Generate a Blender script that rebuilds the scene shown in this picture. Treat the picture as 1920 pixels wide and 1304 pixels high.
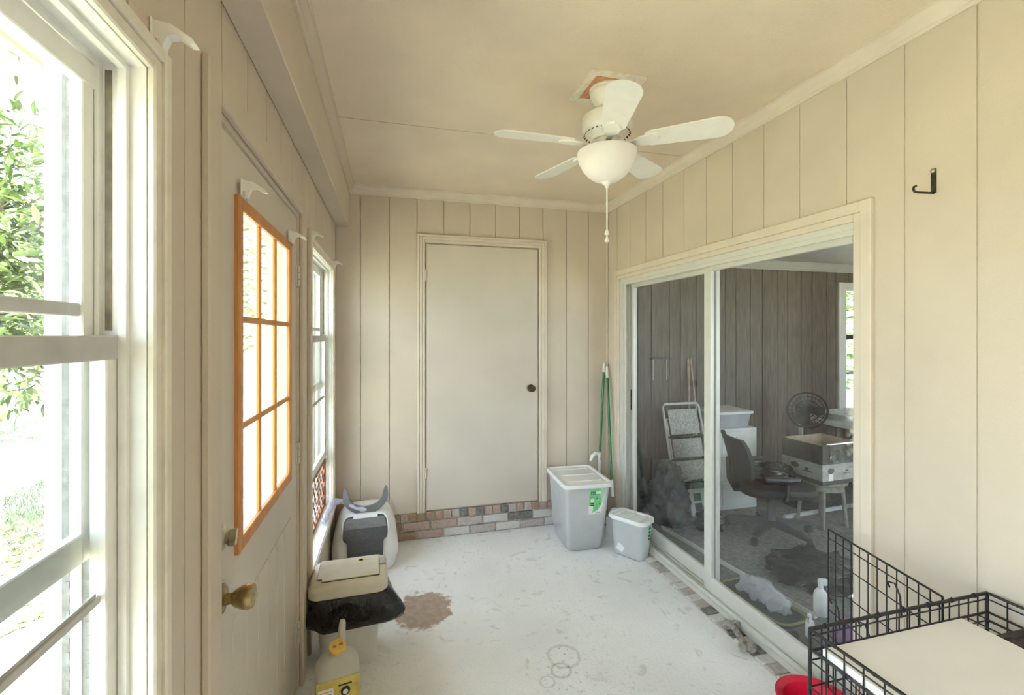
import bpy, bmesh, math, random
from mathutils import Vector, Matrix, noise
random.seed(7)
S = bpy.context.scene
for o in list(bpy.data.objects): bpy.data.objects.remove(o, do_unlink=True)
C = S.collection

# ------------------------------------------------------------------ camera
CAM_H = 1.542
cam_d = bpy.data.cameras.new('camera'); cam = bpy.data.objects.new('camera', cam_d); C.objects.link(cam)
cam_d.sensor_fit = 'HORIZONTAL'; cam_d.sensor_width = 36.0
cam_d.lens = 36.0 * 856.5 / 1920.0
cam_d.shift_y = -22.4 / 1920.0
cam_d.clip_start = 0.02; cam_d.clip_end = 300
cam.location = (0, 0, CAM_H)
cam.rotation_euler = (math.radians(90), 0, math.radians(-14.771))
S.camera = cam

# ------------------------------------------------------------------ sky, sun, exposure
W = bpy.data.worlds.new('sky'); S.world = W; W.use_nodes = True
bgn = W.node_tree.nodes['Background']
bgn.inputs[0].default_value = (0.76, 0.89, 1.0, 1); bgn.inputs[1].default_value = 3.0
sd = bpy.data.lights.new('sun', 'SUN'); sd.energy = 20.0; sd.angle = math.radians(0.6); sd.color = (1.0, 0.96, 0.89)
sun = bpy.data.objects.new('sun', sd); C.objects.link(sun)
sun.rotation_euler = Vector((-0.12, 0.85, -0.98)).to_track_quat('-Z', 'Y').to_euler()
sun.location = (2, -8, 9)
vs = S.view_settings
vs.view_transform = 'Standard'; vs.look = 'None'; vs.gamma = 1.0; vs.use_curve_mapping = False
vs.exposure = 1.86
cy = S.cycles
cy.use_denoising = True
cy.max_bounces = 14; cy.diffuse_bounces = 6; cy.glossy_bounces = 4; cy.transmission_bounces = 6; cy.transparent_max_bounces = 24
cy.caustics_reflective = False; cy.caustics_refractive = False
cy.sample_clamp_indirect = 8.0

# ------------------------------------------------------------------ materials
MATS = {}
def new_mat(name):
    m = bpy.data.materials.new(name); m.use_nodes = True
    MATS[name] = m
    return m, m.node_tree.nodes, m.node_tree.links, m.node_tree.nodes['Principled BSDF']
def coords(n, l, scale=None):
    t = n.new('ShaderNodeTexCoord')
    return t.outputs['Object']
def mat(name, col, rough=0.6, var=0.08, scale=14.0, bump=0.0, bscale=120.0, metal=0.0, spec=0.5, coat=0.0, stretch=None, col2=None, geo=False):
    """procedural paint/plastic/wood: base colour mottled by noise, optional fine relief"""
    m, n, l, p = new_mat(name)
    p.inputs['Roughness'].default_value = rough; p.inputs['Metallic'].default_value = metal
    p.inputs['Specular IOR Level'].default_value = spec; p.inputs['Coat Weight'].default_value = coat
    src = n.new('ShaderNodeNewGeometry').outputs['Position'] if geo else coords(n, l)
    mp = n.new('ShaderNodeMapping'); l.new(src, mp.inputs[0])
    if stretch: mp.inputs['Scale'].default_value = stretch
    tx = n.new('ShaderNodeTexNoise'); tx.inputs['Scale'].default_value = scale; tx.inputs['Detail'].default_value = 5
    l.new(mp.outputs[0], tx.inputs['Vector'])
    r = n.new('ShaderNodeValToRGB'); l.new(tx.outputs['Fac'], r.inputs[0])
    c2 = col2 if col2 else tuple(max(0, c * (1 - 2.2 * var)) for c in col)
    r.color_ramp.elements[0].position = 0.3; r.color_ramp.elements[1].position = 0.72
    r.color_ramp.elements[0].color = (*c2, 1); r.color_ramp.elements[1].color = (*[min(1, c * (1 + var)) for c in col], 1)
    l.new(r.outputs[0], p.inputs['Base Color'])
    if bump:
        b = n.new('ShaderNodeBump'); b.inputs['Strength'].default_value = bump; b.inputs['Distance'].default_value = 0.01
        t2 = n.new('ShaderNodeTexNoise'); t2.inputs['Scale'].default_value = bscale; t2.inputs['Detail'].default_value = 3
        l.new(mp.outputs[0], t2.inputs['Vector']); l.new(t2.outputs['Fac'], b.inputs['Height']); l.new(b.outputs[0], p.inputs['Normal'])
    return m
def glass(name, tint=(0.9, 0.93, 0.93), dust=0.0, dustcol=(0.7, 0.7, 0.68), refl=1.0):
    """window pane: see-through with Fresnel gloss and a film of dust"""
    m, n, l, p = new_mat(name); n.remove(p)
    out = n['Material Output']
    tr = n.new('ShaderNodeBsdfTransparent'); tr.inputs[0].default_value = (*tint, 1)
    gl = n.new('ShaderNodeBsdfGlossy'); gl.inputs['Roughness'].default_value = 0.03; gl.inputs[0].default_value = (refl, refl, refl, 1)
    lw_ = n.new('ShaderNodeLayerWeight'); lw_.inputs[0].default_value = 0.5
    pw = n.new('ShaderNodeMath'); pw.operation = 'POWER'; l.new(lw_.outputs['Facing'], pw.inputs[0]); pw.inputs[1].default_value = 5.0
    fr = n.new('ShaderNodeMath'); fr.operation = 'MULTIPLY_ADD'; l.new(pw.outputs[0], fr.inputs[0]); fr.inputs[1].default_value = 0.95; fr.inputs[2].default_value = 0.045
    mx = n.new('ShaderNodeMixShader'); l.new(fr.outputs[0], mx.inputs[0]); l.new(tr.outputs[0], mx.inputs[1]); l.new(gl.outputs[0], mx.inputs[2])
    last = mx
    if dust > 0:
        df = n.new('ShaderNodeBsdfDiffuse'); df.inputs[0].default_value = (*dustcol, 1)
        g = n.new('ShaderNodeNewGeometry')
        t = n.new('ShaderNodeTexNoise'); t.inputs['Scale'].default_value = 3.2; t.inputs['Detail'].default_value = 8
        l.new(g.outputs['Position'], t.inputs['Vector'])
        t2 = n.new('ShaderNodeTexNoise'); t2.inputs['Scale'].default_value = 190; t2.inputs['Detail'].default_value = 2
        l.new(g.outputs['Position'], t2.inputs['Vector'])
        mr = n.new('ShaderNodeMapRange'); mr.inputs[1].default_value = 0.66; mr.inputs[2].default_value = 0.74; mr.inputs[3].default_value = 0; mr.inputs[4].default_value = dust * 3.0
        l.new(t2.outputs['Fac'], mr.inputs[0])
        ma = n.new('ShaderNodeMath'); ma.operation = 'MULTIPLY_ADD'; l.new(t.outputs['Fac'], ma.inputs[0]); ma.inputs[1].default_value = dust * 2; l.new(mr.outputs[0], ma.inputs[2])
        mx2 = n.new('ShaderNodeMixShader'); l.new(ma.outputs[0], mx2.inputs[0]); l.new(mx.outputs[0], mx2.inputs[1]); l.new(df.outputs[0], mx2.inputs[2])
        last = mx2
    l.new(last.outputs[0], out.inputs[0])
    return m
def plastic_film(name, col, clear=0.4, rough=0.25, translucent=0.3):
    """cloudy translucent polythene / polypropylene"""
    m, n, l, p = new_mat(name); out = n['Material Output']
    p.inputs['Base Color'].default_value = (*col, 1); p.inputs['Roughness'].default_value = rough
    tl = n.new('ShaderNodeBsdfTranslucent'); tl.inputs[0].default_value = (*col, 1)
    tr = n.new('ShaderNodeBsdfTransparent'); tr.inputs[0].default_value = (0.95, 0.96, 0.97, 1)
    a = n.new('ShaderNodeMixShader'); a.inputs[0].default_value = translucent; l.new(p.outputs[0], a.inputs[1]); l.new(tl.outputs[0], a.inputs[2])
    t = n.new('ShaderNodeTexNoise'); t.inputs['Scale'].default_value = 9; l.new(coords(n, l), t.inputs['Vector'])
    mr = n.new('ShaderNodeMapRange'); mr.inputs[3].default_value = clear * 0.7; mr.inputs[4].default_value = clear * 1.3; l.new(t.outputs['Fac'], mr.inputs[0])
    b = n.new('ShaderNodeMixShader'); l.new(mr.outputs[0], b.inputs[0]); l.new(a.outputs[0], b.inputs[1]); l.new(tr.outputs[0], b.inputs[2])
    l.new(b.outputs[0], out.inputs[0])
    return m

mat('paint', (0.64, 0.555, 0.46), 0.55, 0.03, 3.0, 0.10, 220, geo=True)
mat('trim_paint', (0.71, 0.63, 0.535), 0.45, 0.03, 6.0, 0.05, 160, geo=True)
mat('door_paint', (0.64, 0.58, 0.51), 0.42, 0.03, 2.5, 0.06, 240, geo=True)
mat('ceiling_paint', (0.80, 0.68, 0.545), 0.7, 0.05, 2.2, 0.22, 150, geo=True)
mat('window_white', (0.86, 0.845, 0.81), 0.4, 0.03, 20.0, geo=True)
mat('casing_cream', (0.82, 0.76, 0.65), 0.45, 0.05, 16.0, geo=True)
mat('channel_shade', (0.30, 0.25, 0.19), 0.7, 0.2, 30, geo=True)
mat('track_grey', (0.17, 0.175, 0.18), 0.5, 0.2, 60.0, 0.3, 80, geo=True)
mat('sash_grey', (0.55, 0.545, 0.53), 0.5, 0.06, 18, geo=True)
mat('aluminium', (0.70, 0.69, 0.64), 0.42, 0.02, 20, metal=0.15, geo=True)
mat('orange_wood', (0.62, 0.27, 0.085), 0.45, 0.10, 9, 0.06, 60, stretch=(6, 2, 0.7), geo=True)
mat('brown_wood', (0.36, 0.15, 0.07), 0.55, 0.25, 16, 0.1, 70, geo=True)
mat('dark_metal', (0.07, 0.06, 0.045), 0.5, 0.3, 60, metal=0.6)
mat('brass', (0.52, 0.40, 0.20), 0.32, 0.25, 30, metal=0.9)
mat('brass_pale', (0.62, 0.57, 0.45), 0.3, 0.2, 30, metal=0.9)
mat('bronze', (0.12, 0.085, 0.055), 0.35, 0.3, 40, metal=0.8)
mat('bracket_white', (0.88, 0.86, 0.82), 0.35, 0.03, 20)
mat('fan_white', (0.88, 0.855, 0.79), 0.35, 0.02, 20)
plastic_film('bowl_glass', (0.93, 0.92, 0.90), 0.0, 0.3, 0.35)
mat('groove_dark', (0.10, 0.085, 0.06), 0.8, 0.2, 30)
mat('plate_orange', (0.66, 0.34, 0.18), 0.6, 0.14, 20, stretch=(4, 1, 1))
mat('plate_white', (0.82, 0.76, 0.66), 0.6, 0.08, 40)
mat('mortar', (0.62, 0.60, 0.57), 0.9, 0.15, 40, 0.5, 120, geo=True)
BR = []
for i, (c1, c2) in enumerate([((0.36, 0.20, 0.13), (0.44, 0.33, 0.26)), ((0.40, 0.26, 0.21), (0.52, 0.44, 0.40)), ((0.55, 0.53, 0.51), (0.70, 0.69, 0.67)), ((0.09, 0.085, 0.09), (0.30, 0.29, 0.28)), ((0.33, 0.20, 0.11), (0.42, 0.31, 0.22)), ((0.40, 0.33, 0.31), (0.58, 0.55, 0.54))]):
    BR.append(mat('brick_%d' % i, c1, 0.85, 0.1, 55, 0.6, 140, col2=c2, geo=True))
mat('litter_white', (0.80, 0.80, 0.82), 0.32, 0.03, 10)
mat('litter_grey', (0.085, 0.088, 0.10), 0.45, 0.12, 90, 0.15, 300)
mat('litter_grey_light', (0.19, 0.19, 0.20), 0.4, 0.08, 60)
mat('lid_beige', (0.66, 0.62, 0.53), 0.4, 0.04, 12)
mat('can_white', (0.70, 0.69, 0.66), 0.4, 0.04, 10)
mat('latch_grey', (0.40, 0.40, 0.37), 0.5, 0.05, 20)
mat('bag_black', (0.006, 0.006, 0.008), 0.15, 0.2, 30, 0.9, 26, spec=0.6)
mat('cap_yellow', (0.86, 0.55, 0.13), 0.4, 0.05, 20)
mat('label_yellow', (0.72, 0.58, 0.16), 0.5, 0.12, 18)
mat('label_white', (0.86, 0.86, 0.84), 0.5, 0.03, 20)
mat('label_green', (0.16, 0.62, 0.18), 0.45, 0.25, 22, col2=(0.16, 0.45, 0.26))
mat('label_mint', (0.45, 0.72, 0.55), 0.45, 0.12, 22)
mat('print_dark', (0.03, 0.05, 0.035), 0.6, 0.1, 20)
mat('print_green', (0.012, 0.12, 0.02), 0.6, 0.1, 20)
mat('print_grey', (0.36, 0.34, 0.34), 0.6, 0.1, 20)
mat('print_pink', (0.75, 0.50, 0.44), 0.6, 0.1, 20)
mat('lid_white', (0.84, 0.84, 0.83), 0.3, 0.02, 10)
plastic_film('bin_clear', (0.88, 0.885, 0.89), 0.24, 0.3, 0.5)
plastic_film('jug_film', (0.74, 0.72, 0.66), 0.06, 0.35, 0.3)
plastic_film('bag_clear', (0.80, 0.80, 0.84), 0.5, 0.15, 0.3)
plastic_film('bag_lavender', (0.62, 0.61, 0.72), 0.22, 0.25, 0.35)
mat('granules', (0.33, 0.31, 0.29), 0.9, 0.3, 90, 1.0, 160)
mat('pole_green', (0.012, 0.20, 0.055), 0.3, 0.12, 20, coat=0.3)
mat('scoop_white', (0.82, 0.82, 0.80), 0.35, 0.03, 20)
mat('wire_black', (0.012, 0.012, 0.014), 0.4, 0.1, 60)
mat('board_white', (0.82, 0.81, 0.785), 0.45, 0.02, 8, geo=True)
mat('mat_dark', (0.085, 0.07, 0.065), 0.85, 0.4, 20, 0.6, 160, stretch=(1, 9, 1))
mat('bowl_red', (0.72, 0.012, 0.05), 0.28, 0.05, 10, coat=0.2)
mat('bone', (0.40, 0.37, 0.33), 0.7, 0.25, 40, 0.4, 90)
mat('dark_panel', (0.165, 0.135, 0.11), 0.5, 0.2, 8, 0.1, 60, stretch=(6, 6, 0.6), geo=True)
mat('inner_ceiling', (0.55, 0.54, 0.53), 0.8, 0.05, 10, geo=True)
mat('carpet', (0.27, 0.26, 0.25), 0.95, 0.2, 40, 0.8, 300, geo=True)
mat('chair_black', (0.018, 0.018, 0.02), 0.65, 0.2, 60, 0.3, 300)
mat('chair_plastic', (0.04, 0.04, 0.042), 0.4, 0.2, 40)
mat('cabinet_white', (0.74, 0.73, 0.70), 0.45, 0.03, 10)
mat('cardboard', (0.50, 0.40, 0.29), 0.8, 0.08, 30)
mat('cardboard_print', (0.42, 0.41, 0.38), 0.7, 0.1, 30)
mat('cardboard_dark', (0.10, 0.09, 0.085), 0.7, 0.1, 30)
mat('foil', (0.75, 0.78, 0.74), 0.18, 0.1, 20, 0.8, 18, metal=0.9)
mat('stool_wood', (0.30, 0.27, 0.24), 0.5, 0.15, 30)
mat('tube_white', (0.72, 0.72, 0.70), 0.35, 0.05, 20)
mat('mesh_fabric', (0.55, 0.55, 0.53), 0.85, 0.2, 70, 0.4, 120)
mat('garment', (0.09, 0.088, 0.08), 0.8, 0.35, 14, 0.8, 22)
mat('stick_wood', (0.60, 0.44, 0.30), 0.6, 0.15, 30)
mat('handle_orange', (0.60, 0.33, 0.18), 0.5, 0.15, 30)
mat('tray_green', (0.30, 0.30, 0.10), 0.45, 0.1, 30)
mat('tray_dark', (0.07, 0.07, 0.06), 0.6, 0.2, 30)
mat('purple', (0.24, 0.12, 0.28), 0.5, 0.2, 30)
mat('stone', (0.16, 0.16, 0.16), 0.85, 0.3, 7, 0.8, 12)
mat('bark', (0.16, 0.12, 0.09), 0.9, 0.3, 14, 0.8, 30)
mat('litter_leaf', (0.30, 0.17, 0.08), 0.8, 0.35, 3, geo=True)
mat('soffit', (0.62, 0.575, 0.50), 0.7, 0.05, 6, geo=True)
mat('siding', (0.66, 0.62, 0.55), 0.7, 0.05, 6, geo=True)
mat('shingle', (0.12, 0.115, 0.11), 0.9, 0.3, 20, geo=True)
for i, c in enumerate([(0.10, 0.17, 0.045), (0.15, 0.24, 0.06), (0.21, 0.29, 0.09), (0.12, 0.16, 0.075)]):
    mat('leaf_%d' % i, c, 0.28, 0.2, 30, coat=0.15)
glass('pane_window', (0.88, 0.90, 0.90), 0.012, (0.75, 0.75, 0.74))
glass('pane_door', (0.86, 0.87, 0.86), 0.02)
glass('pane_slider', (0.95, 0.96, 0.955), 0.009, (0.62, 0.62, 0.60))
glass('pane_plain', (0.93, 0.95, 0.95), 0.0)

def mat_floor():
    m, n, l, p = new_mat('concrete'); p.inputs['Roughness'].default_value = 0.7
    g = n.new('ShaderNodeNewGeometry').outputs['Position']
    def ns(scale, det=6, dist=0.0):
        t = n.new('ShaderNodeTexNoise'); t.inputs['Scale'].default_value = scale; t.inputs['Detail'].default_value = det; t.inputs['Distortion'].default_value = dist
        l.new(g, t.inputs['Vector']); return t.outputs['Fac']
    def ramp(f, a, b, c1, c2):
        r = n.new('ShaderNodeValToRGB'); l.new(f, r.inputs[0])
        r.color_ramp.elements[0].position = a; r.color_ramp.elements[1].position = b
        r.color_ramp.elements[0].color = (*c1, 1); r.color_ramp.elements[1].color = (*c2, 1); return r.outputs[0]
    def mixc(f, a, b):
        x = n.new('ShaderNodeMix'); x.data_type = 'RGBA'
        if hasattr(f, 'links'): l.new(f, x.inputs[0])
        else: x.inputs[0].default_value = f
        for s_, v in ((6, a), (7, b)):
            if hasattr(v, 'links'): l.new(v, x.inputs[s_])
            else: x.inputs[s_].default_value = (*v, 1)
        return x.outputs[2]
    def math_(op, a, b=None, cl=False):
        x = n.new('ShaderNodeMath'); x.operation = op; x.use_clamp = cl
        for i_, v in enumerate((a, b)):
            if v is None: continue
            if hasattr(v, 'links'): l.new(v, x.inputs[i_])
            else: x.inputs[i_].default_value = v
        return x.outputs[0]
    base = ramp(ns(2.2, 8), 0.3, 0.7, (0.78, 0.785, 0.81), (0.88, 0.89, 0.92))
    speck = ramp(ns(46, 4, 0.4), 0.60, 0.72, (0, 0, 0), (1, 1, 1))
    patch = ramp(ns(1.7, 3), 0.48, 0.66, (0, 0, 0), (1, 1, 1))
    base = mixc(math_('MULTIPLY', math_('MULTIPLY', speck, patch), 0.55), base, (0.34, 0.335, 0.33))
    scuff = ramp(ns(9, 8, 1.6), 0.60, 0.70, (0, 0, 0), (1, 1, 1))
    base = mixc(math_('MULTIPLY', scuff, 0.34), base, (0.40, 0.39, 0.38))
    # spilt brown patch in front of the bins' side, with its own ragged outline
    def blob(cx, cy, rx, ry, wob, soft):
        sx = n.new('ShaderNodeSeparateXYZ'); l.new(g, sx.inputs[0])
        dx = math_('DIVIDE', math_('SUBTRACT', sx.outputs[0], cx), rx); dy = math_('DIVIDE', math_('SUBTRACT', sx.outputs[1], cy), ry)
        d = math_('SQRT', math_('ADD', math_('MULTIPLY', dx, dx), math_('MULTIPLY', dy, dy)))
        d = math_('ADD', d, math_('MULTIPLY', math_('SUBTRACT', ns(16, 6), 0.5), wob))
        mr = n.new('ShaderNodeMapRange'); mr.inputs[1].default_value = 1.0; mr.inputs[2].default_value = 1.0 - soft; mr.inputs[3].default_value = 0; mr.inputs[4].default_value = 1
        l.new(d, mr.inputs[0]); return mr.outputs[0], d
    st, _ = blob(0.175, 2.61, 0.165, 0.185, 0.9, 0.12)
    base = mixc(math_('MULTIPLY', st, 0.9), base, ramp(ns(30, 5), 0.3, 0.7, (0.30, 0.205, 0.15), (0.42, 0.31, 0.24)))
    # old ring marks left by pots
    for (cx, cy, r_, w_, a_) in ((0.755, 1.975, 0.045, 0.10, .55), (0.67, 1.925, 0.033, 0.10, .4), (0.80, 2.06, 0.075, 0.08, .4), (0.32, 1.90, 0.04, 0.07, .2)):
        _, d = blob(cx, cy, r_, r_, 0.28, 0.1)
        ring = n.new('ShaderNodeMapRange'); l.new(math_('ABSOLUTE', math_('SUBTRACT', d, 1.0)), ring.inputs[0])
        ring.inputs[1].default_value = w_ * 2.2; ring.inputs[2].default_value = 0; ring.inputs[3].default_value = 0; ring.inputs[4].default_value = a_
        base = mixc(math_('MULTIPLY', ring.outputs[0], math_('ADD', ns(60, 3), 0.2)), base, (0.16, 0.155, 0.15))
    sm, _ = blob(0.76, 2.03, 0.16, 0.22, 1.3, 0.9)
    base = mixc(math_('MULTIPLY', math_('MULTIPLY', sm, speck), 0.6), base, (0.25, 0.245, 0.24))
    sm2, _ = blob(0.70, 2.42, 0.22, 0.22, 1.4, 0.9)
    base = mixc(math_('MULTIPLY', math_('MULTIPLY', sm2, scuff), 0.5), base, (0.27, 0.265, 0.26))
    l.new(base, p.inputs['Base Color'])
    b = n.new('ShaderNodeBump'); b.inputs['Strength'].default_value = 0.25; b.inputs['Distance'].default_value = 0.01
    l.new(ns(70, 5), b.inputs['Height']); l.new(b.outputs[0], p.inputs['Normal'])
mat_floor()
def mat_lawn():
    m, n, l, p = new_mat('lawn'); p.inputs['Roughness'].default_value = 0.9
    g = n.new('ShaderNodeNewGeometry').outputs['Position']
    t = n.new('ShaderNodeTexNoise'); t.inputs['Scale'].default_value = 1.1; t.inputs['Detail'].default_value = 9; l.new(g, t.inputs['Vector'])
    r = n.new('ShaderNodeValToRGB'); l.new(t.outputs['Fac'], r.inputs[0])
    r.color_ramp.elements[0].color = (0.29, 0.30, 0.17, 1); r.color_ramp.elements[1].color = (0.54, 0.51, 0.40, 1)
    r.color_ramp.elements[0].position = .35; r.color_ramp.elements[1].position = .65
    l.new(r.outputs[0], p.inputs['Base Color'])
    b = n.new('ShaderNodeBump'); b.inputs['Strength'].default_value = 0.8; b.inputs['Distance'].default_value = 0.05
    t2 = n.new('ShaderNodeTexNoise'); t2.inputs['Scale'].default_value = 40; l.new(g, t2.inputs['Vector']); l.new(t2.outputs['Fac'], b.inputs['Height']); l.new(b.outputs[0], p.inputs['Normal'])
mat_lawn()
M = MATS

# ------------------------------------------------------------------ mesh helpers
class MB:
    def __init__(s): s.v = []; s.f = []
    def add(s, vs_, fs_, mtx=None):
        o = len(s.v)
        s.v += [tuple(mtx @ Vector(p)) if mtx else tuple(p) for p in vs_]
        s.f += [tuple(i + o for i in f) for f in fs_]
        return s
    def box(s, x0, x1, y0, y1, z0, z1, mtx=None, bev=0.0):
        if x0 > x1: x0, x1 = x1, x0
        if y0 > y1: y0, y1 = y1, y0
        if z0 > z1: z0, z1 = z1, z0
        if bev <= 0:
            v = [(x0, y0, z0), (x1, y0, z0), (x1, y1, z0), (x0, y1, z0), (x0, y0, z1), (x1, y0, z1), (x1, y1, z1), (x0, y1, z1)]
            f = [(0, 3, 2, 1), (4, 5, 6, 7), (0, 1, 5, 4), (1, 2, 6, 5), (2, 3, 7, 6), (3, 0, 4, 7)]
            return s.add(v, f, mtx)
        bm = bmesh.new()
        v = [bm.verts.new(p) for p in [(x0, y0, z0), (x1, y0, z0), (x1, y1, z0), (x0, y1, z0), (x0, y0, z1), (x1, y0, z1), (x1, y1, z1), (x0, y1, z1)]]
        for f in [(0, 3, 2, 1), (4, 5, 6, 7), (0, 1, 5, 4), (1, 2, 6, 5), (2, 3, 7, 6), (3, 0, 4, 7)]: bm.faces.new([v[i] for i in f])
        bev = min(bev, 0.49 * min(x1 - x0, y1 - y0, z1 - z0))
        bmesh.ops.bevel(bm, geom=bm.edges[:], offset=bev, segments=2 if bev > 0.004 else 1, affect='EDGES')
        bm.verts.index_update()
        s.add([p.co[:] for p in bm.verts], [[q.index for q in f.verts] for f in bm.faces], mtx); bm.free()
        return s
    def loft(s, rings, cap0=True, cap1=True, mtx=None, closed=True):
        n = len(rings[0]); v = [p for r in rings for p in r]; f = []
        for k in range(len(rings) - 1):
            for i in range(n if closed else n - 1):
                j = (i + 1) % n
                f.append((k * n + i, k * n + j, (k + 1) * n + j, (k + 1) * n + i))
        if cap0: f.append(tuple(reversed(range(n))))
        if cap1: f.append(tuple((len(rings) - 1) * n + i for i in range(n)))
        return s.add(v, f, mtx)
    def lathe(s, prof, n=32, mtx=None):
        rings = [[(r * math.cos(2 * math.pi * i / n), r * math.sin(2 * math.pi * i / n), z) for i in range(n)] for r, z in prof]
        return s.loft(rings, prof[0][0] > 1e-5, prof[-1][0] > 1e-5, mtx)
    def tube(s, pts, r, n=8, closed=False, mtx=None):
        pts = [Vector(p) for p in pts]; R = r if isinstance(r, (list, tuple)) else [r] * len(pts)
        rings = []; up = None
        for i, p in enumerate(pts):
            if closed: t = pts[(i + 1) % len(pts)] - pts[i - 1]
            else: t = pts[min(i + 1, len(pts) - 1)] - pts[max(i - 1, 0)]
            t.normalize()
            if up is None: up = Vector((0, 0, 1)) if abs(t.z) < 0.9 else Vector((1, 0, 0))
            a = t.cross(up); a.normalize(); b = a.cross(t); up = b
            rings.append([tuple(p + a * (R[i] * math.cos(2 * math.pi * k / n)) + b * (R[i] * math.sin(2 * math.pi * k / n))) for k in range(n)])
        if closed: rings.append(rings[0])
        return s.loft(rings, not closed, not closed, mtx)
    def prism(s, poly, axis, a, b, mtx=None):
        """extrude a 2D polygon along an axis: axis 'x' -> (y,z), 'y' -> (x,z), 'z' -> (x,y)"""
        def P(p, t): return {'x': (t, p[0], p[1]), 'y': (p[0], t, p[1]), 'z': (p[0], p[1], t)}[axis]
        n = len(poly)
        v = [P(p, a) for p in poly] + [P(p, b) for p in poly]
        f = [tuple(range(n)), tuple(reversed(range(n, 2 * n)))] + [(i, i + n, (i + 1) % n + n, (i + 1) % n) for i in range(n)]
        return s.add(v, f, mtx)
    def build(s, name, m, parent=None, smooth=False, angle=35, fix=True):
        me = bpy.data.meshes.new(name)
        me.from_pydata(s.v, [], s.f)
        if fix:
            bm = bmesh.new(); bm.from_mesh(me); bmesh.ops.recalc_face_normals(bm, faces=bm.faces); bm.to_mesh(me); bm.free()
        if smooth:
            me.polygons.foreach_set('use_smooth', [True] * len(me.polygons))
            me.set_sharp_from_angle(angle=math.radians(angle))
        me.materials.append(M[m] if isinstance(m, str) else m)
        o = bpy.data.objects.new(name, me); C.objects.link(o)
        if parent: o.parent = parent
        return o
def rr(w, d, r, z, n=5, cx=0, cy=0):
    pts = []; r = min(r, w / 2 - 1e-4, d / 2 - 1e-4)
    for sx, sy, a0 in ((1, 1, 0), (-1, 1, 90), (-1, -1, 180), (1, -1, 270)):
        for k in range(n + 1):
            a = math.radians(a0 + 90 * k / n)
            pts.append((cx + sx * (w / 2 - r) + r * math.cos(a), cy + sy * (d / 2 - r) + r * math.sin(a), z))
    return pts
def empty(name, loc=(0, 0, 0), rz=0.0):
    o = bpy.data.objects.new(name, None); C.objects.link(o); o.empty_display_size = 0.05
    o.location = loc; o.rotation_euler = (0, 0, rz); return o
def tag(o, label=None, cat=None, group=None, kind=None):
    if label: o['label'] = label
    if cat: o['category'] = cat
    if group: o['group'] = group
    if kind: o['kind'] = kind
    return o
def thing(name, label, cat, loc=(0, 0, 0), rz=0.0, group=None): return tag(empty(name, loc, rz), label, cat, group)
def struct(o, label=None, cat=None): return tag(o, label, cat, None, 'structure')
def copy_tree(o, parent=None):
    c = o.copy(); C.objects.link(c); c.parent = parent
    for ch in list(o.children): copy_tree(ch, c)
    return c
def dup_part(src, parent, mtx=None):
    c = src.copy(); C.objects.link(c); c.parent = parent
    if mtx is not None: c.matrix_basis = mtx
    return c
def text_mesh(txt, size, m, parent, mtx, name='lettering', ext=0.0004):
    cu = bpy.data.curves.new('tmp', 'FONT'); cu.body = txt; cu.size = size; cu.extrude = ext; cu.align_x = 'CENTER'; cu.align_y = 'CENTER'
    t = bpy.data.objects.new('tmp', cu); C.objects.link(t); bpy.context.view_layer.update()
    me = bpy.data.meshes.new_from_object(t.evaluated_get(bpy.context.evaluated_depsgraph_get()))
    bpy.data.objects.remove(t, do_unlink=True); bpy.data.curves.remove(cu)
    me.name = name; me.materials.clear(); me.materials.append(M[m])
    o = bpy.data.objects.new(name, me); C.objects.link(o); o.parent = parent; o.matrix_basis = mtx
    return o
def T(x, y, z): return Matrix.Translation((x, y, z))
def Rm(deg, ax): return Matrix.Rotation(math.radians(deg), 4, ax)

# ------------------------------------------------------------------ dimensions of the porch (metres)
XL, XR, YB, ZC, YF = -0.392, 1.762, 3.52, 2.64, -2.0
TH = 0.125
Z_BR = 0.21                       # top of the brick base
WZ0, WZ1 = 0.40, 1.985            # windows
W_OPEN = [(-1.90, -0.12), (0.02, 0.885), (2.44, 3.30)]
D_OPEN = (1.178, 2.18, 0.0, 2.075)
S_OPEN = (1.335, 3.30, 0.0, 1.99)  # sliding door in the right wall

def rect_minus(a0, a1, b0, b1, holes):
    """list of rectangles of [a0,a1]x[b0,b1] minus the hole rectangles"""
    cuts = sorted({a0, a1} | {min(max(h[i], a0), a1) for h in holes for i in (0, 1)})
    out = []
    for p, q in zip(cuts, cuts[1:]):
        if q - p < 1e-5: continue
        segs = [(b0, b1)]
        for h in holes:
            if h[0] < q - 1e-6 and h[1] > p + 1e-6:
                ns_ = []
                for s0, s1 in segs:
                    if h[2] > s0: ns_.append((s0, min(h[2], s1)))
                    if h[3] < s1: ns_.append((max(h[3], s0), s1))
                segs = [x for x in ns_ if x[1] - x[0] > 1e-5]
        out += [(p, q, s0, s1) for s0, s1 in segs]
    return out
def plank_set(parent, axis, face, grooves, b0, b1, holes, m='paint', th=0.004, gap=0.006):
    """boards with open grooves between them; axis 'x' wall plane x=face (boards run along y), 'y' plane y=face"""
    for g0, g1 in zip(grooves, grooves[1:]):
        mb = MB()
        for (p, q, s0, s1) in rect_minus(g0 + gap / 2, g1 - gap / 2, b0, b1, holes):
            if axis == 'x+': mb.box(face - th, face, p, q, s0, s1)       # room on the +x side
            elif axis == 'x-': mb.box(face, face + th, p, q, s0, s1)
            else: mb.box(p, q, face, face + th, s0, s1)
        if mb.v: mb.build('plank', m, parent)

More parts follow.
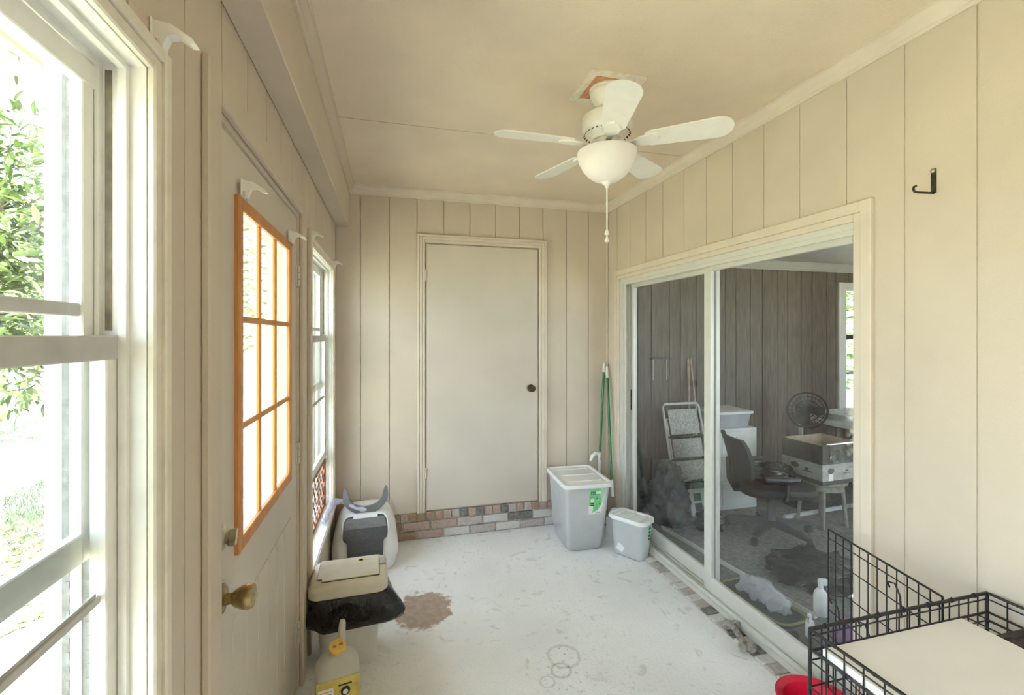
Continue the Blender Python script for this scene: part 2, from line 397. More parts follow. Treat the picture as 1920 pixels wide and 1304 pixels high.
# ------------------------------------------------------------------ floor, ceiling, walls
fl = struct(MB().box(XL - 0.12, 1.672, YF, YB + 0.1, -0.15, 0.0).build('floor', 'concrete'), 'pale worn concrete floor with stains and ring marks', 'floor')
ce = struct(MB().box(XL - 0.12, XR + 0.12, YF, YB + 0.12, ZC + 0.013, ZC + 0.09).build('ceiling', 'ceiling_paint'), 'tan painted ceiling of large sheets', 'ceiling')
for (a, b) in ((YF, 0.0), (0.0, 2.437), (2.441, YB)):
    MB().box(XL - 0.1, XR + 0.1, a + 0.001, b - 0.001, ZC, ZC + 0.012).build('panel', 'ceiling_paint', ce)

holes_L = [(a - 0.0182, b + 0.0182, WZ0 - 0.02, WZ1 + 0.0182) for a, b in W_OPEN] + [D_OPEN]
wl = MB()
for (p, q, s0, s1) in rect_minus(YF, YB + 0.12, -0.15, ZC + 0.08, holes_L): wl.box(XL - TH, XL - 0.004, p, q, s0, s1)
wl = struct(wl.build('wall_left', 'paint'), 'beige grooved board wall holding the windows and glazed door', 'wall')
gl_ = [YF + 0.0 + 0.2016 * i for i in range(28)]; gl_[-1] = YB
gl_ = [YF] + [0.022 + 0.2016 * i - 0.2016 * 10 for i in range(1, 27)] + [YB]
plank_set(wl, 'x+', XL, gl_, 0.0, ZC, holes_L)

holes_B = [(0.245, 1.152, 0.0, 2.25)]
wb = struct(MB().box(XL - TH, XR + TH, YB + 0.010, YB + 0.13, -0.15, ZC + 0.08).build('wall_back', 'paint'), 'beige grooved board wall above a low brick base', 'wall')
gb = [XL, -0.22, -0.016, 0.186, 0.387, 0.589, 0.793, 0.99, 1.188, 1.391, 1.586, XR]
plank_set(wb, 'y', YB, gb, Z_BR - 0.012, ZC, holes_B, 'paint', 0.0101, 0.006)
MB().box(XL, XR, YB + 0.003, YB + 0.0102, 0.0, Z_BR - 0.012).build('mortar_bed', 'mortar', wb)
# brick base under the planks
def brick(parent, w, d, h, at, m):
    mb = MB().box(-w / 2, w / 2, -d / 2, d / 2, -h / 2, h / 2, bev=0.0035)
    v2 = []
    for p in mb.v:
        q = Vector(p); q += Vector((noise.noise(Vector(at) * 9 + q * 20), noise.noise(Vector(at) * 7 + q * 22 + Vector((5, 0, 0))), noise.noise(Vector(at) * 8 + q * 21))) * 0.0022
        v2.append(tuple(q))
    mb.v = v2
    o = mb.build('brick', m, parent); o.location = at; return o
rb = random.Random(3)
def pick(x):
    if x < 0.35: return rb.choice([0, 4, 4, 1])
    return rb.choice([2, 2, 3, 5, 5, 2, 3])
for c in range(2):
    x = XL - 0.10 * c - 0.03
    while x < XR:
        x1 = min(x + 0.193, XR - 0.002); x0 = max(x, XL + 0.002)
        if x1 - x0 > 0.03: brick(wb, x1 - x0, 0.05, 0.058, ((x0 + x1) / 2, YB + 0.013, 0.036 + 0.069 * c), BR[pick(x0)])
        x += 0.203
x = XL + 0.004
while x < XR - 0.03:
    brick(wb, 0.056, 0.05, 0.060, (x + 0.028, YB + 0.013, 0.1735), BR[rb.choice([1, 5, 0, 1, 5, 3]) if x > 0.3 else rb.choice([0, 4, 1])])
    x += 0.0645

XI = XR + TH                      # inner face of the neighbouring room
IY1, IX1, IY0, IZC, IZF = 3.75, 5.7, 0.5, 2.28, 0.03
holes_R = [S_OPEN]
wr = MB()
for (p, q, s0, s1) in rect_minus(YF, YB + 0.25, -0.15, ZC + 0.08, holes_R): wr.box(XR + 0.004, XR + TH, p, q, s0, s1)
wr = struct(wr.build('wall_right', 'paint'), 'cream grooved board wall around the sliding glass door', 'wall')
gr = [YF] + [1.004 - 0.2085 * i for i in range(13, 0, -1)] + [1.004, 1.212, 1.426, 1.643, 1.917 - 0.07, 2.06, 2.27, 2.48, 2.708, 2.92, 3.14, 3.353, YB]
plank_set(wr, 'x-', XR, gr, 0.0, ZC, holes_R)
# end wall of the porch behind the camera
struct(MB().box(XL - TH, XR + TH, YF - 0.1, YF, -0.15, ZC + 0.08).build('wall_front', 'paint'), 'plain beige end wall of the porch behind the camera', 'wall')

# ceiling beam along the window wall, crown mouldings, corner strip
BX = -0.297
struct(MB().box(XL + 0.0005, BX, YF, YB - 0.0005, 2.335, ZC - 0.0005, bev=0.003).build('ceiling_beam', 'paint'), 'boxed beige ceiling beam along the window wall', 'beam')
crown = [(0.0, 0.0), (0.0, -0.066), (0.009, -0.066), (0.011, -0.056), (0.017, -0.052), (0.024, -0.036), (0.037, -0.022), (0.041, -0.016), (0.043, -0.008), (0.050, -0.006), (0.050, 0.0)]
struct(MB().prism([(YB - a, ZC - 0.0004 + b) for a, b in crown], 'x', BX, XR).build('trim_1', 'trim_paint'), 'crown moulding along the far wall', 'moulding')
struct(MB().prism([(XR - a, ZC - 0.0004 + b) for a, b in crown], 'y', YF, YB).build('trim_2', 'trim_paint'), 'crown moulding above the sliding door wall', 'moulding')
struct(MB().prism([(BX + a * 0.8, ZC - 0.0004 + b) for a, b in crown], 'y', YF, YB).build('trim_3', 'paint'), 'crown moulding along the ceiling beam', 'moulding')
struct(MB().box(XR - 0.016, XR - 0.0005, YB - 0.016, YB - 0.0005, Z_BR, ZC - 0.07, bev=0.005).build('trim_4', 'trim_paint'), 'thin corner strip between far wall and door wall', 'moulding')

# brick ledge along the sliding door
lg = struct(MB().box(1.6725, XR + 0.10, -0.2, YB + 0.02, -0.15, 0.003).build('trim_5', 'mortar'), 'narrow brick ledge below the sliding door', 'ledge')
y = 0.9; k = 0
while y < YB - 0.06:
    o = brick(lg, 0.084, 0.056, 0.05, (1.7165, y + 0.028, -0.013 + rb.uniform(-0.002, 0.002)), BR[rb.choice([2, 5, 2, 2, 5, 2, 3])]); y += 0.066

# ------------------------------------------------------------------ windows in the left wall
def make_window(idx, y0, y1, raised):
    r = struct(empty('window_%d' % idx, (XL, (y0 + y1) / 2, WZ0)))
    off = (-XL, -(y0 + y1) / 2, -WZ0)
    def add(name, mb, m, parent=r, sm=False):
        o = mb.build(name, m, None, sm); o.parent = parent
        if parent is r: o.location = off
        return o
    z0, z1 = WZ0, WZ1
    xo = -0.520
    jb = MB()
    jb.box(xo, XL - 0.0005, y0 - 0.018, y0, z0 - 0.02, z1 + 0.018); jb.box(xo, XL - 0.0005, y1, y1 + 0.018, z0 - 0.02, z1 + 0.018)
    jb.box(xo, XL - 0.0005, y0, y1, z1, z1 + 0.018)
    add('jamb', jb, 'window_white')
    st = MB()                                           # stops and beads that make the sash channels
    for xa, xb, h in ((-0.490, -0.479, 0.011), (-0.459, -0.453, 0.010), (-0.4275, -0.416, 0.010)):
        st.box(xa, xb, y0, y0 + h, z0, z1 - h).box(xa, xb, y1 - h, y1, z0, z1 - h).box(xa, xb, y0, y1, z1 - h, z1)
    add('stop', st, 'window_white')
    tk = MB()
    for ya, yb in ((y0, y0 + 0.004), (y1 - 0.004, y1)):
        tk.box(-0.505, -0.490, ya, yb, z0, z1)
        for i in range(0, 70): tk.box(-0.499, -0.4945, ya - 0.001, yb + 0.001, z0 + 0.02 + i * 0.0225, z0 + 0.031 + i * 0.0225)
        tk.box(-0.478, -0.461, ya, yb, z0, 1.19)
        for i in range(0, 33): tk.box(-0.4725, -0.466, ya - 0.001, yb + 0.001, z0 + 0.02 + i * 0.0225, z0 + 0.031 + i * 0.0225)
    add('track', tk, 'track_grey')
    ch = MB()                                           # dark strip coloured as the shade in the lower sash channel
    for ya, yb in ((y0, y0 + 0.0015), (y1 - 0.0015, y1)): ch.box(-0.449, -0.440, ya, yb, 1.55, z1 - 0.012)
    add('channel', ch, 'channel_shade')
    # exterior trim
    ex = MB().box(-0.545, xo, y0 - 0.09, y0 - 0.025, z0 - 0.06, z1 + 0.085).box(-0.545, xo, y1 + 0.025, y1 + 0.09, z0 - 0.06, z1 + 0.085).box(-0.545, xo, y0 - 0.025, y1 + 0.025, z1 + 0.025, z1 + 0.085).box(-0.58, xo + 0.03, y0 - 0.06, y1 + 0.06, z0 - 0.05, z0)
    add('exterior_trim', ex, 'window_white')
    def sash(name, xa, xb, za, zb, top_m):
        sw, rw = 0.036, 0.038
        f = MB().box(xa, xb, y0 + 0.002, y0 + sw, za, zb, bev=0.002).box(xa, xb, y1 - sw, y1 - 0.002, za, zb, bev=0.002)
        f.box(xa, xb, y0 + sw, y1 - sw, za, za + rw + 0.008, bev=0.002)
        so = add(name, f, 'window_white')
        t = MB().box(xa, xb + 0.002, y0 + 0.002, y1 - 0.002, zb - rw, zb, bev=0.002).build('meeting_rail', top_m, so)
        xm = (xa + xb) / 2; zm = (za + zb) / 2
        MB().box(xm - 0.006, xm + 0.006, y0 + sw, y1 - sw, zm - 0.010, zm + 0.010, bev=0.0015 if xb < -0.455 else 0.0055).build('muntin', 'sash_grey', so)
        MB().box(xm - 0.002, xm + 0.002, y0 + sw - 0.004, y1 - sw + 0.004, za + rw, zm - 0.009).build('pane', 'pane_window', so)
        MB().box(xm - 0.002, xm + 0.002, y0 + sw - 0.004, y1 - sw + 0.004, zm + 0.009, zb - rw + 0.003).build('pane', 'pane_window', so)
        return so
    sash('upper_sash', -0.478, -0.460, 1.19, z1 - 0.012, 'window_white')
    zt = 1.542 if raised else 1.23
    sash('lower_sash', -0.452, -0.429, zt - 0.815, zt, 'sash_grey')
    # interior casing: two-step strip
    cs = MB()
    for a0, a1, d in ((0.0, 0.024, 0.013), (0.024, 0.045, 0.019)):
        cs.box(XL, XL + d, y0 - a1, y0 - a0, z0, z1 + a1, bev=0.003).box(XL, XL + d, y1 + a0, y1 + a1, z0, z1 + a1, bev=0.003).box(XL, XL + d, y0 - a0, y1 + a0, z1 + a0, z1 + a1, bev=0.003)
    add('casing', cs, 'casing_cream')
    add('stool', MB().box(xo + 0.03, XL + 0.028, y0 - 0.045, y1 + 0.045, z0 - 0.022, z0, bev=0.006), 'window_white')
    add('apron', MB().box(XL, XL + 0.014, y0 - 0.03, y1 + 0.03, z0 - 0.085, z0 - 0.022, bev=0.003), 'casing_cream')
    return r
make_window(1, *W_OPEN[1], True)
w2 = make_window(2, *W_OPEN[2], True)
make_window(3, *W_OPEN[0], False)  # unseen window behind the camera, added and widened to light the porch
MB().box(XL, XL + 0.016, 2.374, 2.395, 0.0, 2.06, bev=0.002).build('trim_6', 'paint').__setitem__('kind', 'structure')

# brown lattice filling the gap below the raised far sash
y0, y1 = W_OPEN[2]
lt = thing('lattice_panel', 'brown wooden lattice panel filling the gap below the raised window sash', 'lattice', (-0.4405, (y0 + y1) / 2, WZ0))
lw = y1 - y0 - 0.01; lh = 0.32
MB().box(-0.007, 0.007, -lw / 2, lw / 2, 0, 0.022).box(-0.007, 0.007, -lw / 2, lw / 2, lh - 0.022, lh).box(-0.007, 0.007, -lw / 2, -lw / 2 + 0.022, 0.022, lh - 0.022).box(-0.007, 0.007, lw / 2 - 0.022, lw / 2, 0.022, lh - 0.022).build('frame', 'brown_wood', lt)
def clip_band(c, sgn, w):
    """diagonal slat y*sgn+z=c clipped to the panel rectangle -> polygon (y,z)"""
    ya, yb, za, zb = -lw / 2 + 0.01, lw / 2 - 0.01, 0.01, lh - 0.01
    poly = [(ya, za), (yb, za), (yb, zb), (ya, zb)]
    for s_, lim in ((1, c + w), (-1, -(c - w))):
        out = []
        for i in range(len(poly)):
            p, q = poly[i], poly[(i + 1) % len(poly)]
            fp = s_ * (p[0] * sgn + p[1]) - lim; fq = s_ * (q[0] * sgn + q[1]) - lim
            if fp <= 0: out.append(p)
            if fp * fq < 0:
                t = fp / (fp - fq); out.append((p[0] + (q[0] - p[0]) * t, p[1] + (q[1] - p[1]) * t))
        poly = out
        if len(poly) < 3: return None
    return poly
for sgn, xa, xb in ((1, -0.0016, -0.0001), (-1, 0.0001, 0.0016)):
    c = -lw / 2 - 0.02
    while c < lw / 2 + lh:
        p = clip_band(c, sgn, 0.0125)
        if p: MB().prism(p, 'x', xa, xb).build('slat', 'brown_wood', lt)
        c += 0.085

# ------------------------------------------------------------------ glazed entry door in the left wall
d1 = struct(empty('door_1', (XL, 1.685, 0)))
def dpart(name, mb, m, parent=None, sm=False, root=d1):
    o = mb.build(name, m, parent or root, sm)
    if parent is None: o.location = [-c for c in root.location]
    return o
fr = MB().box(-0.515, XL - 0.0005, 1.178, 1.196, 0, 2.075).box(-0.515, XL - 0.0005, 2.162, 2.18, 0, 2.075).box(-0.515, XL - 0.0005, 1.196, 2.162, 2.057, 2.075).box(-0.515, XL - 0.002, 1.196, 2.162, 0.0, 0.02)
dpart('jamb', fr, 'paint')
cs = MB().box(XL, XL + 0.018, 1.106, 1.180, 0, 2.145, bev=0.004).box(XL, XL + 0.018, 2.178, 2.262, 0, 2.145, bev=0.004).box(XL, XL + 0.018, 1.180, 2.178, 2.073, 2.145, bev=0.004)
dpart('casing', cs, 'paint')
SX0, SX1 = -0.441, -0.400
GA, GB, GZ0, GZ1 = 1.382, 1.974, 0.995, 1.882
sl = MB()
for (p, q, s0, s1) in rect_minus(1.199, 2.158, 0.022, 2.053, [(GA - 0.012, GB + 0.02, GZ0 - 0.01, GZ1 + 0.01)]): sl.box(SX0 + 0.006, SX1, p, q, s0, s1)
slab = dpart('slab', sl, 'door_paint')
fo = 0.034
frm = MB()
xa, xb = SX1 - 0.004, SX1 + 0.012
frm.box(xa, xb, GA - fo, GA + 0.002, GZ0 - fo, GZ1 + fo, bev=0.003).box(xa, xb, GB - 0.002, GB + fo, GZ0 - fo, GZ1 + fo, bev=0.003)
frm.box(xa, xb, GA + 0.002, GB - 0.002, GZ0 - fo, GZ0 + 0.002, bev=0.003).box(xa, xb, GA + 0.002, GB - 0.002, GZ1 - 0.002, GZ1 + fo, bev=0.003)
wfm = dpart('window_frame', frm, 'orange_wood')
for i in (1, 2):
    yy = GA + (GB - GA) * i / 3; MB().box(SX1 - 0.008, SX1 + 0.006, yy - 0.009, yy + 0.009, GZ0, GZ1, bev=0.004).build('muntin', 'orange_wood', wfm)
    zz = GZ0 + (GZ1 - GZ0) * i / 3
    MB().box(SX1 - 0.008, SX1 + 0.005, GA, GB, zz - 0.009, zz + 0.009, bev=0.004).build('muntin', 'orange_wood', wfm)
for i in range(3):
    for j in range(3):
        a = GA + (GB - GA) * i / 3; b = GA + (GB - GA) * (i + 1) / 3; c0 = GZ0 + (GZ1 - GZ0) * j / 3; c1 = GZ0 + (GZ1 - GZ0) * (j + 1) / 3
        MB().box(SX1 - 0.014, SX1 - 0.010, a + 0.002, b - 0.002, c0 + 0.002, c1 - 0.002).build('pane', 'pane_door', wfm)
# lower half of the slab: upright boards with a rail
for i in range(6):
    a = 1.335 + i * 0.118
    dpart('board', MB().box(SX1 - 0.001, SX1 + 0.002, a, a + 0.110, 0.13, 0.80, bev=0.001), 'door_paint')
X90 = Rm(90, 'Y')
db = dpart('deadbolt', MB().lathe([(0.034, 0), (0.034, 0.004), (0.030, 0.009), (0.018, 0.011), (0.014, 0.014), (0.014, 0.020), (0.0, 0.020)], 28, T(SX1, 1.241, 1.054) @ X90), 'brass_pale', None, True)
MB().box(-0.0045, 0.0045, -0.020, 0.020, 0.0, 0.020, T(SX1 + 0.019, 1.241, 1.054) @ X90 @ Rm(65, 'Z') @ T(0, 0, 0), bev=0.003).build('thumb_turn', 'brass_pale', db)
kb = dpart('door_knob', MB().lathe([(0.036, 0), (0.036, 0.004), (0.030, 0.010), (0.014, 0.014), (0.0125, 0.026), (0.020, 0.034), (0.027, 0.050), (0.030, 0.064), (0.026, 0.074), (0.012, 0.077), (0.0, 0.077)], 28, T(SX1, 1.243, 0.905) @ X90), 'brass', None, True)
MB().lathe([(0.009, 0), (0.009, 0.004), (0, 0.004)], 16, T(SX1 + 0.077, 1.243, 0.905) @ X90).build('key_button', 'brass_pale', kb)
for z in (0.25, 1.03, 1.80):
    h = MB()
    for i in range(3): h.tube([(SX1 + 0.008, 2.160, z - 0.045 + 0.031 * i), (SX1 + 0.008, 2.160, z - 0.045 + 0.031 * i + 0.028)], 0.0065, 10)
    h.box(SX1 - 0.001, SX1 + 0.004, 2.135, 2.160, z - 0.045, z + 0.045)
    dpart('hinge', h, 'door_paint')

# ------------------------------------------------------------------ plain storage door in the far wall
d2 = struct(empty('door_2', (0.70, YB, Z_BR)))
def d2p(name, mb, m, sm=False): return dpart(name, mb, m, None, sm, d2)
d2p('slab', MB().box(0.256, 1.142, YB - 0.006, YB + 0.030, Z_BR + 0.004, 2.238, bev=0.003), 'door_paint')
c2 = MB()
for a0, a1, d in ((0.0, 0.022, 0.013), (0.022, 0.045, 0.018), (0.045, 0.062, 0.024)):
    c2.box(0.246 - a1, 0.246 - a0, YB - d, YB + 0.005, Z_BR - 0.01, 2.248 + a1, bev=0.003).box(1.152 + a0, 1.152 + a1, YB - d, YB + 0.005, Z_BR - 0.01, 2.248 + a1, bev=0.003)
    c2.box(0.246 - a0, 1.152 + a0, YB - d, YB + 0.005, 2.248 + a0, 2.248 + a1, bev=0.003)
d2p('casing', c2, 'trim_paint')
for z in (0.5, 2.0): d2p('hinge', MB().tube([(0.252, YB - 0.012, z - 0.04), (0.252, YB - 0.012, z + 0.04)], 0.006, 8), 'trim_paint')
d2p('door_knob', MB().lathe([(0.030, 0), (0.030, 0.004), (0.012, 0.010), (0.011, 0.024), (0.024, 0.034), (0.027, 0.046), (0.022, 0.056), (0, 0.058)], 24, T(1.083, YB - 0.006, 1.119) @ Rm(90, 'X')), 'bronze', True)

# ------------------------------------------------------------------ sliding glass door in the right wall
d3 = struct(empty('door_3', (XR, 2.345, 0)))
def d3p(name, mb, m, parent=None, sm=False): return dpart(name, mb, m, parent, sm, d3)
ya, yb, _, zt = S_OPEN
c3 = MB(); yc = 1.39            # casing laps over the near jamb
for a0, a1, d in ((0.0, 0.030, 0.014), (0.030, 0.072, 0.020)):
    c3.box(XR - d, XR, yc - a1, yc - a0, 0.004, zt + a1, bev=0.003).box(XR - d, XR, yb + a0, yb + a1, 0.004, zt + a1, bev=0.003).box(XR - d, XR, yc - a0, yb + a0, zt + a0, zt + a1, bev=0.003)
d3p('casing', c3, 'trim_paint')
f3 = MB()
for (a, b) in ((ya, ya + 0.022), (yb - 0.045, yb)): f3.box(XR + 0.0005, XI, a, b, 0.041, zt)
for xx in (XR + 0.008, XR + 0.045, XR + 0.085): f3.box(xx, xx + 0.004, yb - 0.075, yb - 0.045, 0.06, zt - 0.03).box(xx, xx + 0.004, ya + 0.022, ya + 0.03, 0.06, zt - 0.03)
f3.box(XR, XI, ya + 0.022, yb - 0.045, zt - 0.028, zt)
for xx in (XR + 0.004, XR + 0.045, XR + 0.088): f3.box(xx, xx + 0.004, ya + 0.02, yb - 0.04, zt - 0.050, zt - 0.026)
d3p('frame', f3, 'aluminium')
s3 = MB().box(XR - 0.012, XI + 0.02, ya + 0.002, yb - 0.002, 0.012, 0.0405)
for xx in (XR + 0.0, XR + 0.014, XR + 0.046, XR + 0.088): s3.box(xx, xx + 0.005, ya + 0.02, yb - 0.02, 0.038, 0.062)
d3p('sill_track', s3, 'aluminium')
def slide_panel(x0, x1, p, q):
    z0, z1 = 0.058, zt - 0.030
    sw, tw, bw = 0.060, 0.045, 0.085
    f = MB().box(x0, x1, p, p + sw, z0, z1, bev=0.003).box(x0, x1, q - sw, q, z0, z1, bev=0.003).box(x0, x1, p + sw, q - sw, z1 - tw, z1, bev=0.003).box(x0, x1, p + sw, q - sw, z0, z0 + bw, bev=0.003)
    o = d3p('door_panel', f, 'aluminium')
    xm = (x0 + x1) / 2
    MB().box(xm - 0.0025, xm + 0.0025, p + sw - 0.006, q - sw + 0.006, z0 + bw - 0.006, z1 - tw + 0.006).build('pane', 'pane_slider', o)
    return o
pA = slide_panel(XR + 0.020, XR + 0.046, ya + 0.024, 2.318)
pB = slide_panel(XR + 0.056, XR + 0.082, 2.255, yb - 0.050)
MB().box(XR + 0.050, XR + 0.057, 3.214, 3.228, 0.96, 1.12, bev=0.002).build('latch_slot', 'dark_metal', pB)

# ------------------------------------------------------------------ ceiling fan
FX, FY = 0.923, 1.850
fan = thing('ceiling_fan', 'white five blade ceiling fan with frosted bowl light and pull chain', 'ceiling fan', (FX, FY, ZC))
MB().box(-0.098, 0.098, -0.098, 0.098, -0.007, -0.0005).build('mounting_board', 'plate_orange', fan)['label'] = 'orange wooden mounting board'
mfr = MB()
for a, b, c_, d_ in ((-0.125, 0.125, -0.125, -0.094), (-0.125, 0.125, 0.094, 0.125), (-0.125, -0.094, -0.094, 0.094), (0.094, 0.125, -0.094, 0.094)): mfr.box(a, b, c_, d_, -0.010, -0.0005)
mfr.build('board_frame', 'plate_white', fan)
MB().lathe([(0.0, -0.0065), (0.076, -0.0065), (0.077, -0.014), (0.073, -0.017), (0.076, -0.024), (0.074, -0.036), (0.060, -0.062), (0.040, -0.085), (0.036, -0.125), (0.0, -0.125)], 40).build('canopy', 'fan_white', fan, True)
mh = MB().lathe([(0.0, -0.105), (0.050, -0.107), (0.088, -0.116), (0.106, -0.132), (0.110, -0.150), (0.110, -0.185), (0.104, -0.196), (0.086, -0.214), (0.070, -0.222), (0.066, -0.235), (0.0, -0.235)], 48).build('motor_housing', 'fan_white', fan, True)
vn = MB()
for i in range(28):
    a = 2 * math.pi * i / 28
    vn.box(-0.0035, 0.0035, 0.0, 0.002, -0.009, 0.009, T(0.0955 * math.cos(a), 0.0955 * math.sin(a), -0.2055) @ Matrix.Rotation(a - math.pi / 2, 4, 'Z') @ Rm(45, 'X'))
vn.build('vent_slots', 'groove_dark', mh)
MB().lathe([(0.0, -0.232), (0.055, -0.232), (0.056, -0.262), (0.060, -0.266), (0.060, -0.284), (0.0, -0.284)], 36).build('switch_housing', 'fan_white', fan, True)
MB().lathe([(0.124, -0.286), (0.130, -0.287), (0.131, -0.292), (0.129, -0.305), (0.121, -0.333), (0.106, -0.362), (0.084, -0.388), (0.055, -0.408), (0.022, -0.419), (0.006, -0.420), (0.006, -0.416), (0.022, -0.415), (0.053, -0.404), (0.081, -0.384), (0.102, -0.359), (0.117, -0.331), (0.125, -0.304), (0.124, -0.286)], 48).build('light_bowl', 'bowl_glass', fan, True)
MB().tube([(0, 0, -0.28), (0, 0, -0.42)], 0.005, 8).build('rod', 'fan_white', fan)
for sx in (-1, 1):
    MB().lathe([(0.0, 0.0), (0.012, 0.0), (0.012, 0.02), (0, 0.02)], 12, T(sx * 0.045, 0, -0.300)).build('lamp_socket', 'fan_white', fan, True)
    ld = bpy.data.lights.new('bowl_glow', 'POINT'); ld.energy = 0.05; ld.color = (1.0, 0.80, 0.58); ld.shadow_soft_size = 0.025  # faint light added to whiten the bowl, fan lamp itself taken as off
    lo = bpy.data.objects.new('bowl_glow', ld); C.objects.link(lo); lo.parent = fan; lo.location = (sx * 0.060, 0, -0.328)
MB().lathe([(0.0, -0.414), (0.024, -0.416), (0.022, -0.423), (0.011, -0.432), (0.006, -0.444), (0.0, -0.448)], 24).build('finial', 'fan_white', fan, True)
pc = MB().tube([(0, 0, -0.446), (0.0, 0, -0.628)], 0.0032, 8)
for i in range(34): pc.lathe([(0, -0.0025), (0.0042, 0), (0, 0.0025)], 6, T(0, 0, -0.450 - i * 0.0053))
pc = pc.build('pull_chain', 'fan_white', fan, True)
for z in (-0.622, -0.654): MB().lathe([(0.0, z), (0.003, z - 0.004), (0.0105, z - 0.021), (0.010, z - 0.028), (0.0, z - 0.033)], 14).build('pull_knob', 'fan_white', pc, True)
def blade_outline():
    L0, L1, w0, w1 = 0.165, 0.510, 0.050, 0.066
    pts = [(L0, -w0 * 0.75), (L0 + 0.02, -w0), (L1 - 0.06, -w1)]
    for k in range(9):
        a = math.radians(-90 + 180 * k / 8); pts.append((L1 - 0.06 + 0.060 * math.cos(a), w1 * math.sin(a)))
    pts += [(L0 + 0.02, w0), (L0, w0 * 0.75)]
    out = []
    for p in pts:
        if not out or (abs(p[0] - out[-1][0]) + abs(p[1] - out[-1][1])) > 1e-6: out.append(p)
    return out
ZBL = -0.252
bl = MB().prism(blade_outline(), 'z', -0.003, 0.003).build('blade', 'fan_white', fan)
iron = MB().prism([(0.050, -0.012), (0.11, -0.010), (0.145, -0.030), (0.185, -0.034), (0.215, -0.020), (0.225, 0.0), (0.215, 0.020), (0.185, 0.034), (0.145, 0.030), (0.11, 0.010), (0.050, 0.012)], 'z', -0.010, -0.0032).box(0.050, 0.075, -0.012, 0.012, -0.010, 0.015).build('blade_iron', 'fan_white', bl)
for k in range(5):
    mt = T(0, 0, ZBL) @ Rm(-37 + 72 * k, 'Z') @ Rm(-12, 'X')
    if k == 0: bl.matrix_basis = mt
    else:
        b2 = dup_part(bl, fan, mt); dup_part(iron, b2)

# ------------------------------------------------------------------ curtain rod brackets and wall hook
def bracket(y, z, label, sc=1.0, tw=0):
    o = thing('curtain_rod_bracket', label, 'bracket', (XL + 0.0002, y, z), 0, 'white curtain rod brackets on the window wall')
    prof = [(0.0, 0.018), (0.030, 0.013), (0.058, -0.004), (0.064, -0.013), (0.056, -0.014), (0.036, -0.002), (0.024, -0.006), (0.018, -0.020), (0.016, -0.030), (0.009, -0.030), (0.009, -0.012), (0.0, -0.020)]
    MB().prism([(a * sc, b * sc) for a, b in prof], 'y', -0.009 * sc, 0.009 * sc).build('arm', 'bracket_white', o)
    MB().box(0.0, 0.004, -0.013 * sc, 0.013 * sc, -0.026 * sc, 0.020 * sc, bev=0.0015).build('back_plate', 'bracket_white', o)
    MB().tube([(0.010, 0.004, -0.028 * sc), (0.010, 0.010, -0.040 * sc), (0.007, 0.002, -0.044 * sc), (0.008, -0.006, -0.036 * sc)], 0.001, 5).build('wire_loop', 'latch_grey', o)
    return o
bracket(0.905, 2.056, 'white curtain rod bracket at the top corner of the near double hung window', 1.05)
bracket(1.382, 1.945, 'white curtain rod bracket above the orange window frame, knob side')
bracket(1.972, 1.938, 'white curtain rod bracket above the orange window frame, hinge side')
bracket(2.445, 2.045, 'white curtain rod bracket above the latticed window, on the corner beside the door')
bracket(3.375, 2.045, 'white curtain rod bracket above the latticed window, on the corner by the far wall')
hk = thing('wall_hook', 'black metal L shaped hook on the cream board wall', 'hook', (XR, 1.122, 2.05))
MB().box(-0.004, -0.0005, -0.008, 0.008, -0.030, 0.052, bev=0.001).build('plate', 'dark_metal', hk)
MB().tube([(-0.002, 0, -0.029), (-0.070, 0, -0.032), (-0.088, 0, -0.032), (-0.094, 0, -0.025), (-0.092, 0, -0.016), (-0.082, 0, -0.012)], 0.0036, 8).build('arm', 'dark_metal', hk, True)
MB().lathe([(0.008, 0), (0.007, 0.004), (0, 0.006)], 12, T(-0.004, 0, 0.046) @ Rm(-90, 'Y')).build('screw_head', 'brass_pale', hk)

# ------------------------------------------------------------------ things standing in the porch
# hooded litter box in the far corner
lb = thing('litter_box', 'white hooded litter box with charcoal flap and raised grey handle', 'litter box', (-0.170, 3.285, 0.0), math.radians(2))
rings = []
for z, w, d, yo, r in ((0.0, 0.355, 0.34, 0.0, 0.07), (0.012, 0.375, 0.36, 0.0, 0.08), (0.075, 0.405, 0.385, 0.0, 0.09), (0.082, 0.405, 0.385, 0.0, 0.09), (0.084, 0.418, 0.398, 0.0, 0.09), (0.10, 0.420, 0.400, 0.0, 0.09), (0.15, 0.418, 0.392, 0.003, 0.09), (0.22, 0.402, 0.368, 0.010, 0.09), (0.28, 0.372, 0.338, 0.020, 0.09), (0.32, 0.338, 0.308, 0.030, 0.09), (0.348, 0.296, 0.270, 0.038, 0.085), (0.362, 0.24, 0.215, 0.044, 0.075), (0.366, 0.16, 0.14, 0.046, 0.06)):
    rings.append(rr(w, d, r, z, 7, 0, yo))
MB().loft(rings).build('body', 'litter_white', lb, True, 40)
def front_y(z): # front face of the hood
    pts = [(0.0, -0.17), (0.10, -0.200), (0.15, -0.193), (0.22, -0.174), (0.28, -0.149), (0.32, -0.124), (0.348, -0.097), (0.37, -0.07)]
    for (a, b), (c_, d_) in zip(pts, pts[1:]):
        if z <= c_: return b + (d_ - b) * (z - a) / (c_ - a)
    return pts[-1][1]
def draped(outline_rows, m, name, off, th, parent):
    mb = MB(); rings_ = []
    for z, w in outline_rows:
        yf = front_y(z) - off
        rings_.append([(-w, yf, z), (w, yf, z), (w, yf + th, z), (-w, yf + th, z)])
    return mb.loft(rings_).build(name, m, parent)
